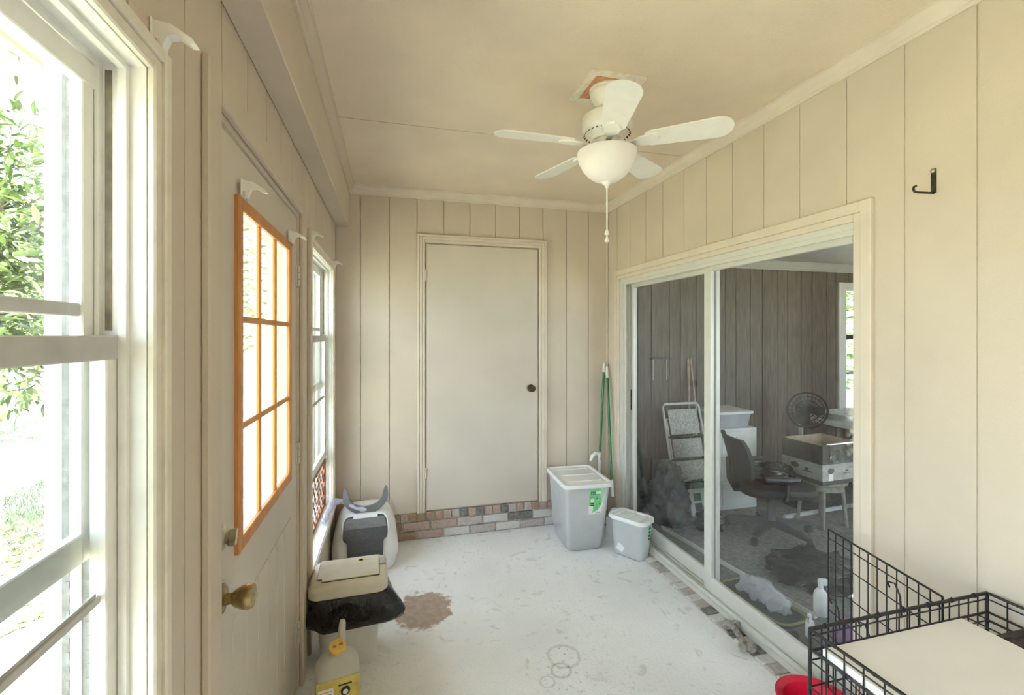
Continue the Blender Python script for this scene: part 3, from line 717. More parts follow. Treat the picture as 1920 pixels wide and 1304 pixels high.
draped([(0.05, 0.105), (0.09, 0.106), (0.15, 0.110), (0.205, 0.113), (0.213, 0.118), (0.222, 0.132), (0.235, 0.137), (0.26, 0.137), (0.28, 0.136), (0.30, 0.134), (0.32, 0.130), (0.332, 0.124), (0.342, 0.112)], 'litter_grey', 'flap', 0.012, 0.022, lb)
draped([(0.285, 0.132), (0.30, 0.130), (0.32, 0.126), (0.332, 0.120), (0.342, 0.108)], 'litter_grey_light', 'flap_band', 0.0145, 0.004, lb)
draped([(0.338, 0.078), (0.350, 0.076), (0.358, 0.074)], 'litter_white', 'hinge_bar', 0.017, 0.02, lb)
def rim_strip(sgn):
    pts = [(sgn * 0.078, front_y(0.352) - 0.012, 0.352), (sgn * 0.118, front_y(0.348) - 0.010, 0.347), (sgn * 0.136, front_y(0.330) - 0.006, 0.330), (sgn * 0.142, front_y(0.30) - 0.002, 0.30), (sgn * 0.143, front_y(0.24) - 0.002, 0.24)]
    MB().tube(pts, 0.007, 8).build('rim', 'litter_white', lb, True)
rim_strip(1); rim_strip(-1)
hp = []
for k in range(21):
    a = math.radians(180 + 180 * k / 20); hp.append((0.108 * math.cos(a), 0.098 + 0.072 * math.sin(a)))
outer = []
for k in range(21):
    a = math.radians(360 - 180 * k / 20); outer.append((0.146 * math.cos(a), 0.098 + 0.122 * math.sin(a)))
hpoly = [(-0.128, 0.155)] + hp + [(0.128, 0.155), (0.138, 0.15)] + outer + [(-0.138, 0.15)]
hm = MB()
n_ = 21
inn = [(-0.128, 0.150), (-0.117, 0.130)] + hp + [(0.117, 0.130), (0.128, 0.150)]; out_ = [(-0.136, 0.148), (-0.143, 0.130)] + list(reversed(outer)) + [(0.143, 0.130), (0.136, 0.148)]
rg = [[(i_[0], 0.0, i_[1]), (o_[0], 0.0, o_[1]), (o_[0], 0.03, o_[1]), (i_[0], 0.03, i_[1])] for i_, o_ in zip(inn, out_)]
hm.loft(rg, mtx=T(0, -0.075, 0.368) @ Rm(-6, 'X'))
hm.build('handle', 'litter_grey_light', lb, True, 40)

# crumpled clear bag on the window stool
def lumpy_tube(name, pts, rad, m, amp=0.012, n=12, seed=0, parent=None, fr=28):
    mb = MB(); sp = []
    for i in range(len(pts) - 1):
        for k in range(6): sp.append((Vector(pts[i]).lerp(Vector(pts[i + 1]), k / 6), rad[i] + (rad[i + 1] - rad[i]) * k / 6))
    sp.append((Vector(pts[-1]), rad[-1]))
    mb.tube([p for p, _ in sp], [r for _, r in sp], n)
    mb.v = [tuple(Vector(v) + Vector((noise.noise(Vector(v) * fr + Vector((seed, 0, 0))), noise.noise(Vector(v) * fr + Vector((0, seed + 9, 0))), noise.noise(Vector(v) * fr + Vector((0, 0, seed + 5)))) ) * amp) for v in mb.v]
    return mb.build(name, m, parent, True, 60)
tag(lumpy_tube('plastic_bag', [(-0.392, 2.93, 0.425), (-0.385, 3.10, 0.43), (-0.375, 3.225, 0.44), (-0.32, 3.265, 0.43), (-0.25, 3.20, 0.405), (-0.19, 3.155, 0.395), (-0.16, 3.15, 0.397)], [0.012, 0.016, 0.026, 0.016, 0.012, 0.013, 0.005], 'bag_lavender', 0.012, 12, 3), 'crumpled clear lavender plastic bag draped from window stool to litter box', 'plastic bag')

# lidded waste bin with a black liner
tc = thing('trash_can', 'white plastic trash can with beige flip lid over a black liner', 'trash can', (-0.196, 2.350, 0.0), math.radians(2))
MB().loft([rr(0.235, 0.195, 0.035, 0.0, 5), rr(0.245, 0.205, 0.04, 0.01, 5), rr(0.30, 0.245, 0.045, 0.355, 5), rr(0.285, 0.23, 0.04, 0.355, 5), rr(0.235, 0.19, 0.035, 0.02, 5)], True, True).build('body', 'can_white', tc, True)
MB().loft([rr(0.340, 0.272, 0.045, 0.345, 6), rr(0.352, 0.284, 0.05, 0.350, 6), rr(0.352, 0.284, 0.05, 0.382, 6), rr(0.344, 0.276, 0.047, 0.392, 6), rr(0.322, 0.254, 0.04, 0.400, 6), rr(0.10, 0.08, 0.03, 0.404, 6)]).build('lid', 'lid_beige', tc, True)
fp = MB().prism([(-0.118, -0.088), (0.135, -0.088), (0.135, 0.108), (0.118, 0.112), (-0.140, 0.112), (-0.140, -0.062), (-0.118, -0.062)], 'z', 0.3985, 0.408).build('flap', 'lid_beige', tc)
MB().prism([(-0.1205, -0.0905), (0.1375, -0.0905), (0.1375, 0.1105), (0.118, 0.1145), (-0.1425, 0.1145), (-0.1425, -0.0645), (-0.1205, -0.0645)], 'z', 0.398, 0.4045).build('flap_gap', 'groove_dark', tc)
MB().lathe([(0.016, 0), (0.015, 0.0015), (0.011, 0.0015), (0.010, 0)], 20, T(0.05, 0.075, 0.408)).build('emblem_ring', 'label_yellow', fp)
MB().box(0.07, 0.10, 0.068, 0.084, 0.4079, 0.4092, bev=0.0005).build('emblem', 'lid_beige', fp)
MB().box(0.138, 0.168, 0.010, 0.085, 0.386, 0.4075, bev=0.003).build('latch', 'latch_grey', tc)
bg = MB(); rings = []
prof = [(0.352, 1.02, 0.0), (0.345, 1.08, 0.0), (0.31, 1.13, 0.010), (0.27, 1.17, 0.020), (0.235, 1.19, 0.024), (0.205, 1.14, 0.02), (0.19, 1.06, 0.012), (0.20, 0.98, 0.0)]
for z, sc, am in prof:
    ring = rr(0.30, 0.245, 0.05, z, 9); out = []
    for k, (x, y_, zz) in enumerate(ring):
        ang = math.atan2(y_, x)
        bulge = 1 + (max(0, math.cos(ang + 0.35)) ** 3) * 0.36 * max(0.0, min(1, (0.36 - z) / 0.08)) * (1 if z > 0.2 else 0.7)
        w_ = am * (math.sin(ang * 9 + z * 30) * 0.35 + noise.noise(Vector((math.cos(ang) * 4, math.sin(ang) * 4, z * 16))) * 1.2)
        s_ = sc * bulge
        nx = max(-0.186, x * s_ + math.cos(ang) * w_)
        out.append((nx, y_ * sc + math.sin(ang) * w_, zz + (noise.noise(Vector((math.cos(ang) * 3, math.sin(ang) * 3, 7))) * 0.03 if z < 0.24 else 0)))
    rings.append(out)
bg.loft(rings, False, False).build('liner', 'bag_black', tc, True, 50)['label'] = 'shiny black bin liner'

# jug
jg = thing('jug', 'cloudy plastic jug with yellow cap and yellow label standing before the trash can', 'jug', (-0.212, 1.965, 0.0), math.radians(10))
MB().loft([rr(0.150, 0.105, 0.03, 0.0, 6), rr(0.165, 0.118, 0.035, 0.012, 6), rr(0.168, 0.120, 0.038, 0.05, 6), rr(0.168, 0.120, 0.040, 0.195, 6), rr(0.160, 0.116, 0.045, 0.225, 6), rr(0.132, 0.100, 0.045, 0.252, 6, 0, -0.004), rr(0.085, 0.075, 0.034, 0.270, 6, 0, -0.010), rr(0.052, 0.052, 0.0255, 0.278, 6, 0, -0.014), rr(0.050, 0.050, 0.0245, 0.292, 6, 0, -0.018)]).build('body', 'jug_film', jg, True, 50)
cp = MB().lathe([(0.0, 0.0), (0.031, 0.0), (0.032, 0.003), (0.032, 0.016), (0.029, 0.020), (0.020, 0.020), (0.018, 0.017), (0.0, 0.017)], 28, T(0, -0.019, 0.287) @ Rm(14, 'X')).build('cap', 'cap_yellow', jg, True)
for sx in (-1, 1): MB().box(-0.007, 0.007, -0.006, 0.006, 0.0165, 0.0188, T(0, -0.019, 0.287) @ Rm(14, 'X') @ T(sx * 0.012, sx * 0.003, 0), bev=0.001).build('cap_vent', 'tray_green', cp)
MB().tube([(0.018, 0.022, 0.262), (0.018, 0.030, 0.29), (0.020, 0.034, 0.325), (0.022, 0.034, 0.352), (0.023, 0.036, 0.366)], [0.017, 0.016, 0.0145, 0.0135, 0.010], 12).build('spout', 'jug_film', jg, True, 60)
lbj = MB().box(-0.080, 0.082, -0.0622, -0.0602, 0.02, 0.196).build('label', 'label_yellow', jg)
MB().box(-0.074, -0.018, -0.0630, -0.0621, 0.03, 0.168).build('white_panel', 'label_white', lbj)
for i in range(9): MB().box(-0.070, -0.022 - 0.004 * (i % 3), -0.0634, -0.0629, 0.154 - i * 0.012, 0.158 - i * 0.012).build('print_line', 'print_grey' if i % 4 else 'print_pink', lbj)
MB().box(0.000, 0.050, -0.0630, -0.0621, 0.166, 0.172).build('print_line', 'print_dark', lbj)
MB().lathe([(0.0, 0), (0.018, 0), (0.018, 0.0008), (0, 0.0008)], 20, T(0.026, -0.0621, 0.143) @ Rm(90, 'X')).build('emblem', 'print_dark', lbj)
MB().lathe([(0.0, 0), (0.010, 0), (0.010, 0.0008), (0, 0.0008)], 16, T(0.026, -0.0629, 0.139) @ Rm(90, 'X')).build('emblem', 'label_white', lbj)
MB().box(0.004, 0.046, -0.0630, -0.0621, 0.112, 0.118).build('print_line', 'print_dark', lbj)

# storage bins
def storage_bin(name, label, loc, rz, w, d, h, wb_, db_, yb_off=0.0):
    o = thing(name, label, 'storage bin', loc, rz, 'cloudy plastic storage bins by the sliding door')
    t = 0.004
    def ring(k, inset):  # k 0..1 height
        return rr(wb_ + (w - 0.035 - wb_) * k - inset * 2, db_ + (d - 0.035 - db_) * k - inset * 2, 0.035, 0, 5, 0, yb_off * (1 - k))
    def at(r_, z): return [(p[0], p[1], z) for p in r_]
    rings_ = [at(ring(0, 0.012), 0.0), at(ring(0.0, 0.0), 0.012), at(ring(0.5, 0), h * 0.5), at(ring(0.94, 0), h * 0.93), at(ring(1, 0), h - 0.012), at(ring(1, t), h - 0.012), at(ring(0.5, t), h * 0.5), at(ring(0.02, t), 0.016)]
    MB().loft(rings_).build('body', 'bin_clear', o, True, 40)
    li = MB().loft([rr(w - 0.012, d - 0.012, 0.045, h - 0.028, 6), rr(w, d, 0.05, h - 0.026, 6), rr(w, d, 0.05, h - 0.006, 6), rr(w - 0.010, d - 0.010, 0.046, h, 6), rr(w - 0.045, d - 0.045, 0.035, h, 6), rr(w - 0.055, d - 0.055, 0.03, h - 0.008, 6), rr(w - 0.09, d - 0.09, 0.03, h - 0.008, 6), rr(w - 0.13, d - 0.13, 0.02, h - 0.002, 6)]).build('lid', 'lid_white', o, True, 40)
    for i in range(3): MB().box(-w * 0.33, w * 0.33, -d * 0.3 + i * d * 0.3 - 0.010, -d * 0.3 + i * d * 0.3 + 0.010, h - 0.004, h + 0.003, bev=0.003).build('lid_rib', 'lid_white', li)
    return o
bb = storage_bin('storage_bin', 'large cloudy storage bin with white lid and big green 50 label', (1.352, 3.185, 0.0), math.radians(-3), 0.372, 0.485, 0.50, 0.265, 0.37, 0.03)
# label on the tapering front face of the large bin
hb = 0.50
def face_y(z): # outside of the front wall in the bin's own axes
    k = min(1, max(0, z / hb)); db_, d = 0.37, 0.485
    return 0.03 * (1 - k) - (db_ + (d - 0.035 - db_) * k) / 2
tilt = math.degrees(math.atan2(face_y(0.45) - face_y(0.20), 0.25))
LM = T(0.060, face_y(0.37) - 0.002, 0.37) @ Rm(-tilt, 'X')
lab = MB().prism([(-0.056, -0.098), (0.030, -0.098), (0.042, -0.085), (0.068, 0.098), (-0.056, 0.098)], 'y', -0.001, 0.0).build('label', 'label_white', bb); lab.matrix_basis = LM
MB().prism([(-0.054, -0.086), (-0.02, -0.084), (0.012, -0.068), (0.036, -0.030), (0.052, 0.02), (0.066, 0.095), (-0.054, 0.095)], 'y', -0.0014, -0.0009).build('green_field', 'label_green', lab)
MB().prism([(0.030, 0.095), (0.066, 0.095), (0.052, 0.02), (0.040, -0.005), (0.028, 0.04)], 'y', -0.0018, -0.0013).build('green_field', 'label_mint', lab)
MB().prism([(-0.054, -0.086), (-0.030, -0.085), (-0.022, -0.06), (-0.024, -0.035), (-0.054, -0.035)], 'y', -0.0018, -0.0013).build('white_corner', 'label_white', lab)
MB().box(-0.042, -0.008, -0.0019, -0.0013, 0.050, 0.075).build('number_field', 'print_green', lab)
text_mesh('50', 0.030, 'label_mint', lab, T(-0.025, -0.0021, 0.0625) @ Rm(90, 'X'), 'number')
MB().box(-0.004, 0.030, -0.0019, -0.0013, 0.055, 0.074).build('white_field', 'label_white', lab)
MB().box(-0.004, 0.018, -0.0019, -0.0013, 0.046, 0.050).build('print_line', 'print_green', lab)
MB().lathe([(0, 0), (0.0155, 0), (0.0155, 0.0006), (0, 0.0006)], 20, T(-0.030, -0.0013, 0.006) @ Rm(90, 'X')).build('white_dot', 'label_white', lab)
for i, (px, pz, w_) in enumerate(((0.004, 0.030, 0.010), (0.006, 0.018, 0.007), (0.012, 0.008, 0.010), (0.020, -0.006, 0.006), (0.026, -0.022, 0.006), (0.018, -0.040, 0.007), (0.0, -0.028, 0.006))): MB().lathe([(0, 0), (w_, 0), (w_, 0.0006), (0, 0.0006)], 9, T(px, -0.0013, pz) @ Rm(90, 'X')).build('picture_spot', ('print_grey', 'print_dark', 'label_mint')[i % 3], lab)
for i in range(2): MB().box(-0.042, -0.016, -0.0019, -0.0013, -0.020 - i * 0.014, -0.012 - i * 0.014).build('print_line', 'print_green', lab)
for i in range(3): MB().box(0.002 + i * 0.010, 0.007 + i * 0.010, -0.0016, -0.0009, -0.091, -0.086).build('print_mark', 'print_dark', lab)
sb = storage_bin('storage_bin', 'small cloudy storage bin with white lid and green strip label', (1.630, 2.892, 0.0), math.radians(31), 0.185, 0.290, 0.280, 0.135, 0.22)
sl_ = MB().prism([(-0.022, 0.060), (0.024, 0.060), (0.022, 0.0), (0.008, -0.062), (-0.018, -0.075)], 'y', -0.001, 0.0).build('label', 'label_mint', sb); sl_.matrix_basis = T(0.026, -0.1225, 0.175) @ Rm(6.5, 'X')
for i, z in enumerate((0.042, 0.015, -0.012, -0.035)): MB().box(-0.015 + 0.004 * (i % 2), 0.013, -0.0016, -0.0008, z - 0.008, z + 0.006).build('print_mark', 'print_green', sl_)
lab2 = MB().box(-0.001, 0.0, -0.026, 0.026, -0.022, 0.022).build('paper_note', 'label_white', sb); lab2.matrix_basis = T(-0.0705, 0.045, 0.06) @ Rm(3, 'Y') @ Rm(24, 'X')
# what the bins hold
gm = MB().loft([rr(0.235, 0.335, 0.03, 0.020, 4, 0, 0.03), rr(0.25, 0.35, 0.03, 0.075, 4, 0, 0.028), rr(0.12, 0.18, 0.03, 0.10, 4, 0, 0.03)])
gm.v = [(x, y_, z + 0.012 * noise.noise(Vector((x * 30, y_ * 30, 1)))) if z > 0.03 else (x, y_, z) for x, y_, z in gm.v]
g1 = tag(gm.build('litter_granules', 'granules', None, True), 'grey granules heaped in the bottom of the large storage bin', 'granules', None, 'stuff'); g1.location = bb.location; g1.rotation_euler = bb.rotation_euler

# two green handled scoopers leaning in the corner
def scooper(label, top, mid, end, head, rz):
    o = thing('waste_scooper', label, 'scooper', (end[0], end[1], 0.0), 0, 'green handled scoopers in the corner')
    L = lambda p: (p[0] - end[0], p[1] - end[1], p[2])
    a, b = Vector(L(top)), Vector(L(mid))
    MB().tube([a.lerp(b, 0.10), b], 0.0095, 12).build('pole', 'pole_green', o, True)
    MB().tube([a, a.lerp(b, 0.02), a.lerp(b, 0.06), a.lerp(b, 0.105)], [0.008, 0.0125, 0.0125, 0.0115], 12).build('grip', 'scoop_white', o, True)
    e = Vector(L(end))
    MB().tube([b.lerp(a, 0.01), b, b.lerp(e, 0.25), b.lerp(e, 0.4)], [0.011, 0.0125, 0.013, 0.012], 12).build('socket', 'scoop_white', o, True)
    h = MB()
    if head == 'pan':
        h.loft([[(-0.02, -0.004, 0.20), (0.02, -0.004, 0.20), (0.02, 0.004, 0.20), (-0.02, 0.004, 0.20)], [(-0.06, -0.006, 0.16), (0.06, -0.006, 0.16), (0.06, 0.006, 0.16), (-0.06, 0.006, 0.16)], [(-0.072, -0.012, 0.05), (0.072, -0.012, 0.05), (0.072, 0.0, 0.05), (-0.072, 0.0, 0.05)], [(-0.074, -0.05, 0.002), (0.074, -0.05, 0.002), (0.074, -0.05, 0.010), (-0.074, -0.05, 0.010)]])
        h.box(-0.076, -0.070, -0.05, 0.01, 0.002, 0.15).box(0.070, 0.076, -0.05, 0.01, 0.002, 0.15)
    else:
        for i in range(6): h.tube([(-0.045 + i * 0.018, 0, 0.001), (-0.045 + i * 0.018, 0, 0.11), ((-0.045 + i * 0.018) * 0.4, 0, 0.17)], 0.0035, 6)
        h.box(-0.05, 0.05, -0.004, 0.004, 0.055, 0.063)
    ho = h.build('head', 'scoop_white', o); ho.rotation_euler = (0, 0, rz)
    return o
scooper('green handled scooper with white dust pan head leaning in the corner', (1.733, 3.475, 1.285), (1.690, 3.305, 0.39), (1.668, 3.235, 0.10), 'pan', math.radians(25))
s2 = scooper('green handled scooper with white rake head standing behind the large storage bin', (1.717, 3.492, 1.315), (1.668, 3.470, 0.575), (1.650, 3.465, 0.12), 'rake', math.radians(10))
tag(MB().tube([(1.575, 3.448, 0.515), (1.592, 3.455, 0.553), (1.620, 3.452, 0.575), (1.655, 3.447, 0.566), (1.648, 3.44, 0.52)], [0.012, 0.017, 0.016, 0.02, 0.010], 10).build('scoop_lever', 'scoop_white', None, True), 'white plastic trigger lever clipped to the scooper pole', 'lever')
bpy.data.objects['scoop_lever'].parent = s2
bpy.data.objects['scoop_lever'].location = (-1.650, -3.465, 0)
for k_ in ('category', 'label'): del bpy.data.objects['scoop_lever'][k_]

# dog chew bone on the ledge
bn = MB().tube([(-0.075, 0, 0.024), (-0.05, 0, 0.022), (0.0, 0, 0.020), (0.05, 0, 0.022), (0.075, 0, 0.024)], [0.018, 0.016, 0.0145, 0.016, 0.018], 12)
for sx in (-1, 1):
    for sy in (-1, 1): bn.lathe([(0, -0.024), (0.015, -0.019), (0.024, -0.003), (0.021, 0.012), (0, 0.023)], 14, T(sx * 0.088, sy * 0.019, 0.024))
bo = tag(bn.build('chew_bone', 'bone', None, True, 70), 'grey chewed dog bone lying on the brick ledge edge', 'bone'); bo.location = (1.688, 1.925, 0.013); bo.rotation_euler = (0, 0, math.radians(70))

# red bowl
rb_ = MB().lathe([(0.0, 0.0), (0.095, 0.0), (0.100, 0.004), (0.122, 0.085), (0.140, 0.098), (0.143, 0.104), (0.136, 0.106), (0.116, 0.094), (0.092, 0.012), (0.0, 0.012)], 48)
rbo = tag(rb_.build('pet_bowl', 'bowl_red', None, True, 40), 'large bright red plastic bowl on the floor behind the wire crate', 'bowl'); rbo.location = (1.600, 1.415, 0.014)

# wire crate
CX0, CX1, CY0, CY1, CZ = 1.073, 1.742, 0.02, 0.970, 0.763
cr = thing('dog_crate', 'black wire dog crate with one door panel swung open', 'dog crate', (1.40, 0.5, 0.0))
def cpart(name, mb, m='wire_black', sm=False):
    o = mb.build(name, m, cr, sm); o.location = (-1.40, -0.5, 0); return o
R1, R2 = 0.0021, 0.0034
def wire_panel(name, o, ux, uz, L, H, nv, hz, frame=True):
    """wire grid: o origin, ux horizontal unit, uz up unit"""
    o, ux, uz = Vector(o), Vector(ux), Vector(uz); mb = MB()
    for i in range(nv + 1):
        p = o + ux * (L * i / nv); mb.tube([p, p + uz * H], R1 if 0 < i < nv else R2, 6)
    for h in hz: mb.tube([o + uz * h, o + uz * h + ux * L], R1 if 0.01 < h < H - 0.01 else R2, 6)
    return cpart(name, mb)
hz = [0.0, 0.10, 0.20, 0.30, 0.40, 0.50, 0.59, 0.66, 0.725, CZ - 0.02]
wire_panel('far_panel', (CX0, CY1, 0.02), (1, 0, 0), (0, 0, 1), CX1 - CX0, CZ - 0.02, 17, hz)
wire_panel('near_panel', (CX0, CY0, 0.02), (1, 0, 0), (0, 0, 1), CX1 - CX0, CZ - 0.02, 17, hz)
wire_panel('side_panel', (CX0, CY0, 0.02), (0, 1, 0), (0, 0, 1), CY1 - CY0, CZ - 0.02, 20, hz)
wire_panel('side_panel', (CX1, CY0, 0.02), (0, 1, 0), (0, 0, 1), CY1 - CY0, CZ - 0.02, 20, hz)
wire_panel('top_panel', (CX0 + 0.004, CY0 + 0.004, 0.7085), (1, 0, 0), (0, 1, 0), CX1 - CX0 - 0.008, CY1 - CY0 - 0.008, 14, [0, 0.16, 0.32, 0.48, 0.64, 0.80, CY1 - CY0 - 0.008])
hg = Vector((1.567, CY1 + 0.006, 0.145)); fe = Vector((1.676, 1.432, 0.145)); ud = (fe - hg).normalized()
dp = wire_panel('door_panel', hg, ud, (0, 0, 1), (fe - hg).length, 0.628, 12, [0.0, 0.105, 0.21, 0.31, 0.415, 0.52, 0.594, 0.628])
for t_, z in ((0.05, 0.35), (0.36, 0.35), (0.62, 0.56)):
    lh_ = MB()
    p = hg + ud * ((fe - hg).length * (1 - t_)) + Vector((-0.006, 0, z))
    lh_.tube([p, p + Vector((-0.012, 0, 0.02)), p + ud * -0.03 + Vector((-0.012, 0, 0.03)), p + ud * -0.05 + Vector((-0.012, 0, 0.0)), p + ud * -0.05 + Vector((-0.006, 0, -0.07))], 0.003, 6)
    cpart('latch', lh_)
bd_ = MB()
for x in (CX0, CX1): bd_.tube([(x, CY1, 0.02), (x, CY1, CZ)], 0.0046, 8).tube([(x, CY1, CZ), (x, CY0, CZ)], 0.0042, 8)
bd_.tube([(CX0, CY1, CZ), (CX1, CY1, CZ)], 0.0048, 8)
for i in range(7):
    x = CX0 + 0.05 + i * 0.094; bd_.tube([(x, CY1 - 0.006, CZ), (x, CY1, CZ + 0.007), (x, CY1 + 0.006, CZ), (x, CY1, CZ - 0.006)], 0.0028, 6, True)
for i in range(9):
    y_ = CY0 + 0.08 + i * 0.1
    for x in (CX0, CX1): bd_.tube([(x - 0.006, y_, CZ), (x, y_, CZ + 0.007), (x + 0.006, y_, CZ), (x, y_, CZ - 0.006)], 0.0028, 6, True)
cpart('corner_rail', bd_)
cpart('tray', MB().box(CX0 + 0.008, CX1 - 0.008, CY0 + 0.008, CY1 - 0.008, 0.004, 0.010).box(CX0 + 0.006, CX0 + 0.012, CY0 + 0.008, CY1 - 0.008, 0.004, 0.035).box(CX1 - 0.012, CX1 - 0.006, CY0 + 0.008, CY1 - 0.008, 0.004, 0.035).box(CX0 + 0.008, CX1 - 0.008, CY1 - 0.012, CY1 - 0.006, 0.004, 0.035), 'chair_plastic')
tag(MB().box(1.080, 1.583, 0.04, 0.940, 0.7115, 0.7305, bev=0.0015).build('board', 'board_white'), 'white laminated board lying on top of the wire crate', 'board')
tag(MB().box(1.604, 1.732, 0.22, 0.875, 0.7115, 0.721, bev=0.003).build('mat', 'mat_dark'), 'dark brown ribbed mat lying on the crate beside the white board', 'mat')

# ------------------------------------------------------------------ the room behind the sliding door
struct(MB().box(XI, IX1, IY0, IY1, -0.12, IZF).build('floor_inner', 'carpet'), 'grey carpet floor of the room behind the glass', 'floor')
struct(MB().box(XI, IX1, IY0, IY1, IZC, IZC + 0.1).build('ceiling_inner', 'inner_ceiling'), 'pale ceiling of the room behind the glass', 'ceiling')
IW = (4.58, 5.45, 0.76, 2.04)     # window in the far inner wall
wi = MB()
for (p, q, s0, s1) in rect_minus(XI, IX1, -0.12, IZC + 0.1, [IW]): wi.box(p, q, IY1 + 0.009, IY1 + 0.13, s0, s1)
wi = struct(wi.build('wall_inner_back', 'groove_dark'), 'dark wood plank wall of the room behind the glass', 'wall')
gi = [XI]; kk = 0
while gi[-1] < IX1 - 0.2: gi.append(gi[-1] + (0.12, 0.17, 0.14, 0.19)[kk % 4]); kk += 1
gi.append(IX1)
plank_set(wi, 'y', IY1, gi, IZF, IZC, [IW], 'dark_panel', 0.009, 0.008)
wn = MB().box(IX1, IX1 + 0.12, IY0 - 0.12, IY1 + 0.13, -0.12, IZC + 0.1)
struct(wn.build('wall_inner_right', 'dark_panel'), 'dark wood wall at the far side of the inner room', 'wall')
wif = MB(); IFW = (2.75, 4.55, 0.75, 2.0)
for (p, q, s0, s1) in rect_minus(XI, IX1, -0.12, IZC + 0.1, [IFW]): wif.box(p, q, IY0 - 0.12, IY0, s0, s1)
w5 = struct(empty('window_5', (3.65, IY0, IFW[2])))  # unseen front window, added to let more light into the inner room
f5 = MB()
for (p, q, s0, s1) in rect_minus(*IFW, [(IFW[0] + 0.05, 3.63, IFW[2] + 0.05, IFW[3] - 0.05), (3.67, IFW[1] - 0.05, IFW[2] + 0.05, IFW[3] - 0.05)]): f5.box(p, q, IY0 - 0.09, IY0 - 0.04, s0, s1)
dpart('frame', f5, 'window_white', None, False, w5)
dpart('pane', MB().box(IFW[0] + 0.04, 3.64, IY0 - 0.067, IY0 - 0.063, IFW[2] + 0.04, IFW[3] - 0.04), 'pane_plain', None, False, w5)
dpart('pane', MB().box(3.66, IFW[1] - 0.04, IY0 - 0.067, IY0 - 0.063, IFW[2] + 0.04, IFW[3] - 0.04), 'pane_plain', None, False, w5)
struct(wif.build('wall_inner_front', 'dark_panel'), 'dark wood wall of the inner room nearest the porch end', 'wall')
struct(MB().prism([(IY1 - a * 1.2, IZC - 0.0004 + b * 1.2) for a, b in crown], 'x', XI, IX1).build('trim_7', 'inner_ceiling'), 'white cornice in the room behind the glass', 'moulding')
w4 = struct(empty('window_4', (5.015, IY1, IW[2])))
def w4p(name, mb, m, parent=None): return dpart(name, mb, m, parent, False, w4)
f4 = MB().box(IW[0] - 0.06, IW[0] + 0.03, IY1 - 0.016, IY1 + 0.10, IW[2] - 0.05, IW[3] + 0.06, bev=0.003).box(IW[1] - 0.03, IW[1] + 0.06, IY1 - 0.016, IY1 + 0.10, IW[2] - 0.05, IW[3] + 0.06, bev=0.003).box(IW[0] + 0.03, IW[1] - 0.03, IY1 - 0.016, IY1 + 0.10, IW[3] - 0.03, IW[3] + 0.06, bev=0.003).box(IW[0] + 0.03, IW[1] - 0.03, IY1 - 0.03, IY1 + 0.10, IW[2] - 0.05, IW[2] + 0.03, bev=0.003)
w4p('frame', f4, 'window_white')
w4p('meeting_rail', MB().box(IW[0] + 0.03, IW[1] - 0.03, IY1 + 0.03, IY1 + 0.06, 1.50, 1.55), 'dark_metal')
w4p('muntin', MB().box(IW[0] + 0.03, IW[1] - 0.03, IY1 + 0.035, IY1 + 0.055, 1.13, 1.15).box(5.0, 5.02, IY1 + 0.035, IY1 + 0.055, IW[2] + 0.03, IW[3] - 0.03), 'dark_metal')
w4p('pane', MB().box(IW[0] + 0.02, IW[1] - 0.02, IY1 + 0.043, IY1 + 0.047, IW[2] + 0.02, IW[3] - 0.02), 'pane_plain')

ZF = IZF
# office chair
oc = thing('office_chair', 'black mesh office chair on a five arm caster base behind the glass', 'office chair', (2.79, 2.86, ZF), math.radians(-20))
MB().lathe([(0, 0.07), (0.045, 0.07), (0.045, 0.10), (0.030, 0.13), (0.026, 0.14), (0.026, 0.30), (0.018, 0.30), (0.018, 0.34), (0, 0.34)], 20).build('column', 'chair_plastic', oc, True)
leg = MB().loft([[(0.03, -0.03, 0.115), (0.03, 0.03, 0.115), (0.03, 0.03, 0.075), (0.03, -0.03, 0.075)], [(0.20, -0.024, 0.100), (0.20, 0.024, 0.100), (0.20, 0.024, 0.070), (0.20, -0.024, 0.070)], [(0.31, -0.018, 0.080), (0.31, 0.018, 0.080), (0.31, 0.018, 0.062), (0.31, -0.018, 0.062)]]).build('leg', 'chair_plastic', oc)
cas = MB().lathe([(0, -0.022), (0.024, -0.020), (0.029, -0.012), (0.029, 0.012), (0.024, 0.020), (0, 0.022)], 16, T(0.305, 0, 0.029) @ Rm(90, 'X')).box(0.29, 0.32, -0.010, 0.010, 0.03, 0.064).build('caster', 'chair_black', leg, True)
for k in range(5):
    mt = Rm(72 * k + 10, 'Z')
    if k == 0: leg.matrix_basis = mt
    else: dup_part(cas, dup_part(leg, oc, mt))
MB().loft([rr(0.42, 0.44, 0.12, 0.335, 6), rr(0.50, 0.50, 0.14, 0.345, 6), rr(0.52, 0.52, 0.15, 0.375, 6), rr(0.50, 0.50, 0.14, 0.405, 6), rr(0.38, 0.38, 0.12, 0.415, 6)]).build('seat', 'chair_black', oc, True)
bk = []
for z, w, x0, bow in ((0.42, 0.34, -0.255, 0.02), (0.48, 0.42, -0.270, 0.035), (0.58, 0.45, -0.290, 0.045), (0.69, 0.44, -0.320, 0.045), (0.75, 0.38, -0.345, 0.04)):
    ring = []
    for k in range(9):
        t_ = -1 + 2 * k / 8; ring.append((x0 + bow * t_ * t_ * 1.2, t_ * w / 2, z))
    for k in range(9):
        t_ = 1 - 2 * k / 8; ring.append((x0 + 0.028 + bow * t_ * t_ * 1.2, t_ * w / 2 * 0.98, z))
    bk.append(ring)
MB().loft(bk).build('backrest', 'chair_black', oc, True)
MB().tube([(-0.10, 0, 0.33), (-0.26, 0, 0.34), (-0.30, 0, 0.42), (-0.312, 0, 0.58)], [0.02, 0.022, 0.022, 0.016], 10).build('back_bar', 'chair_plastic', oc, True)
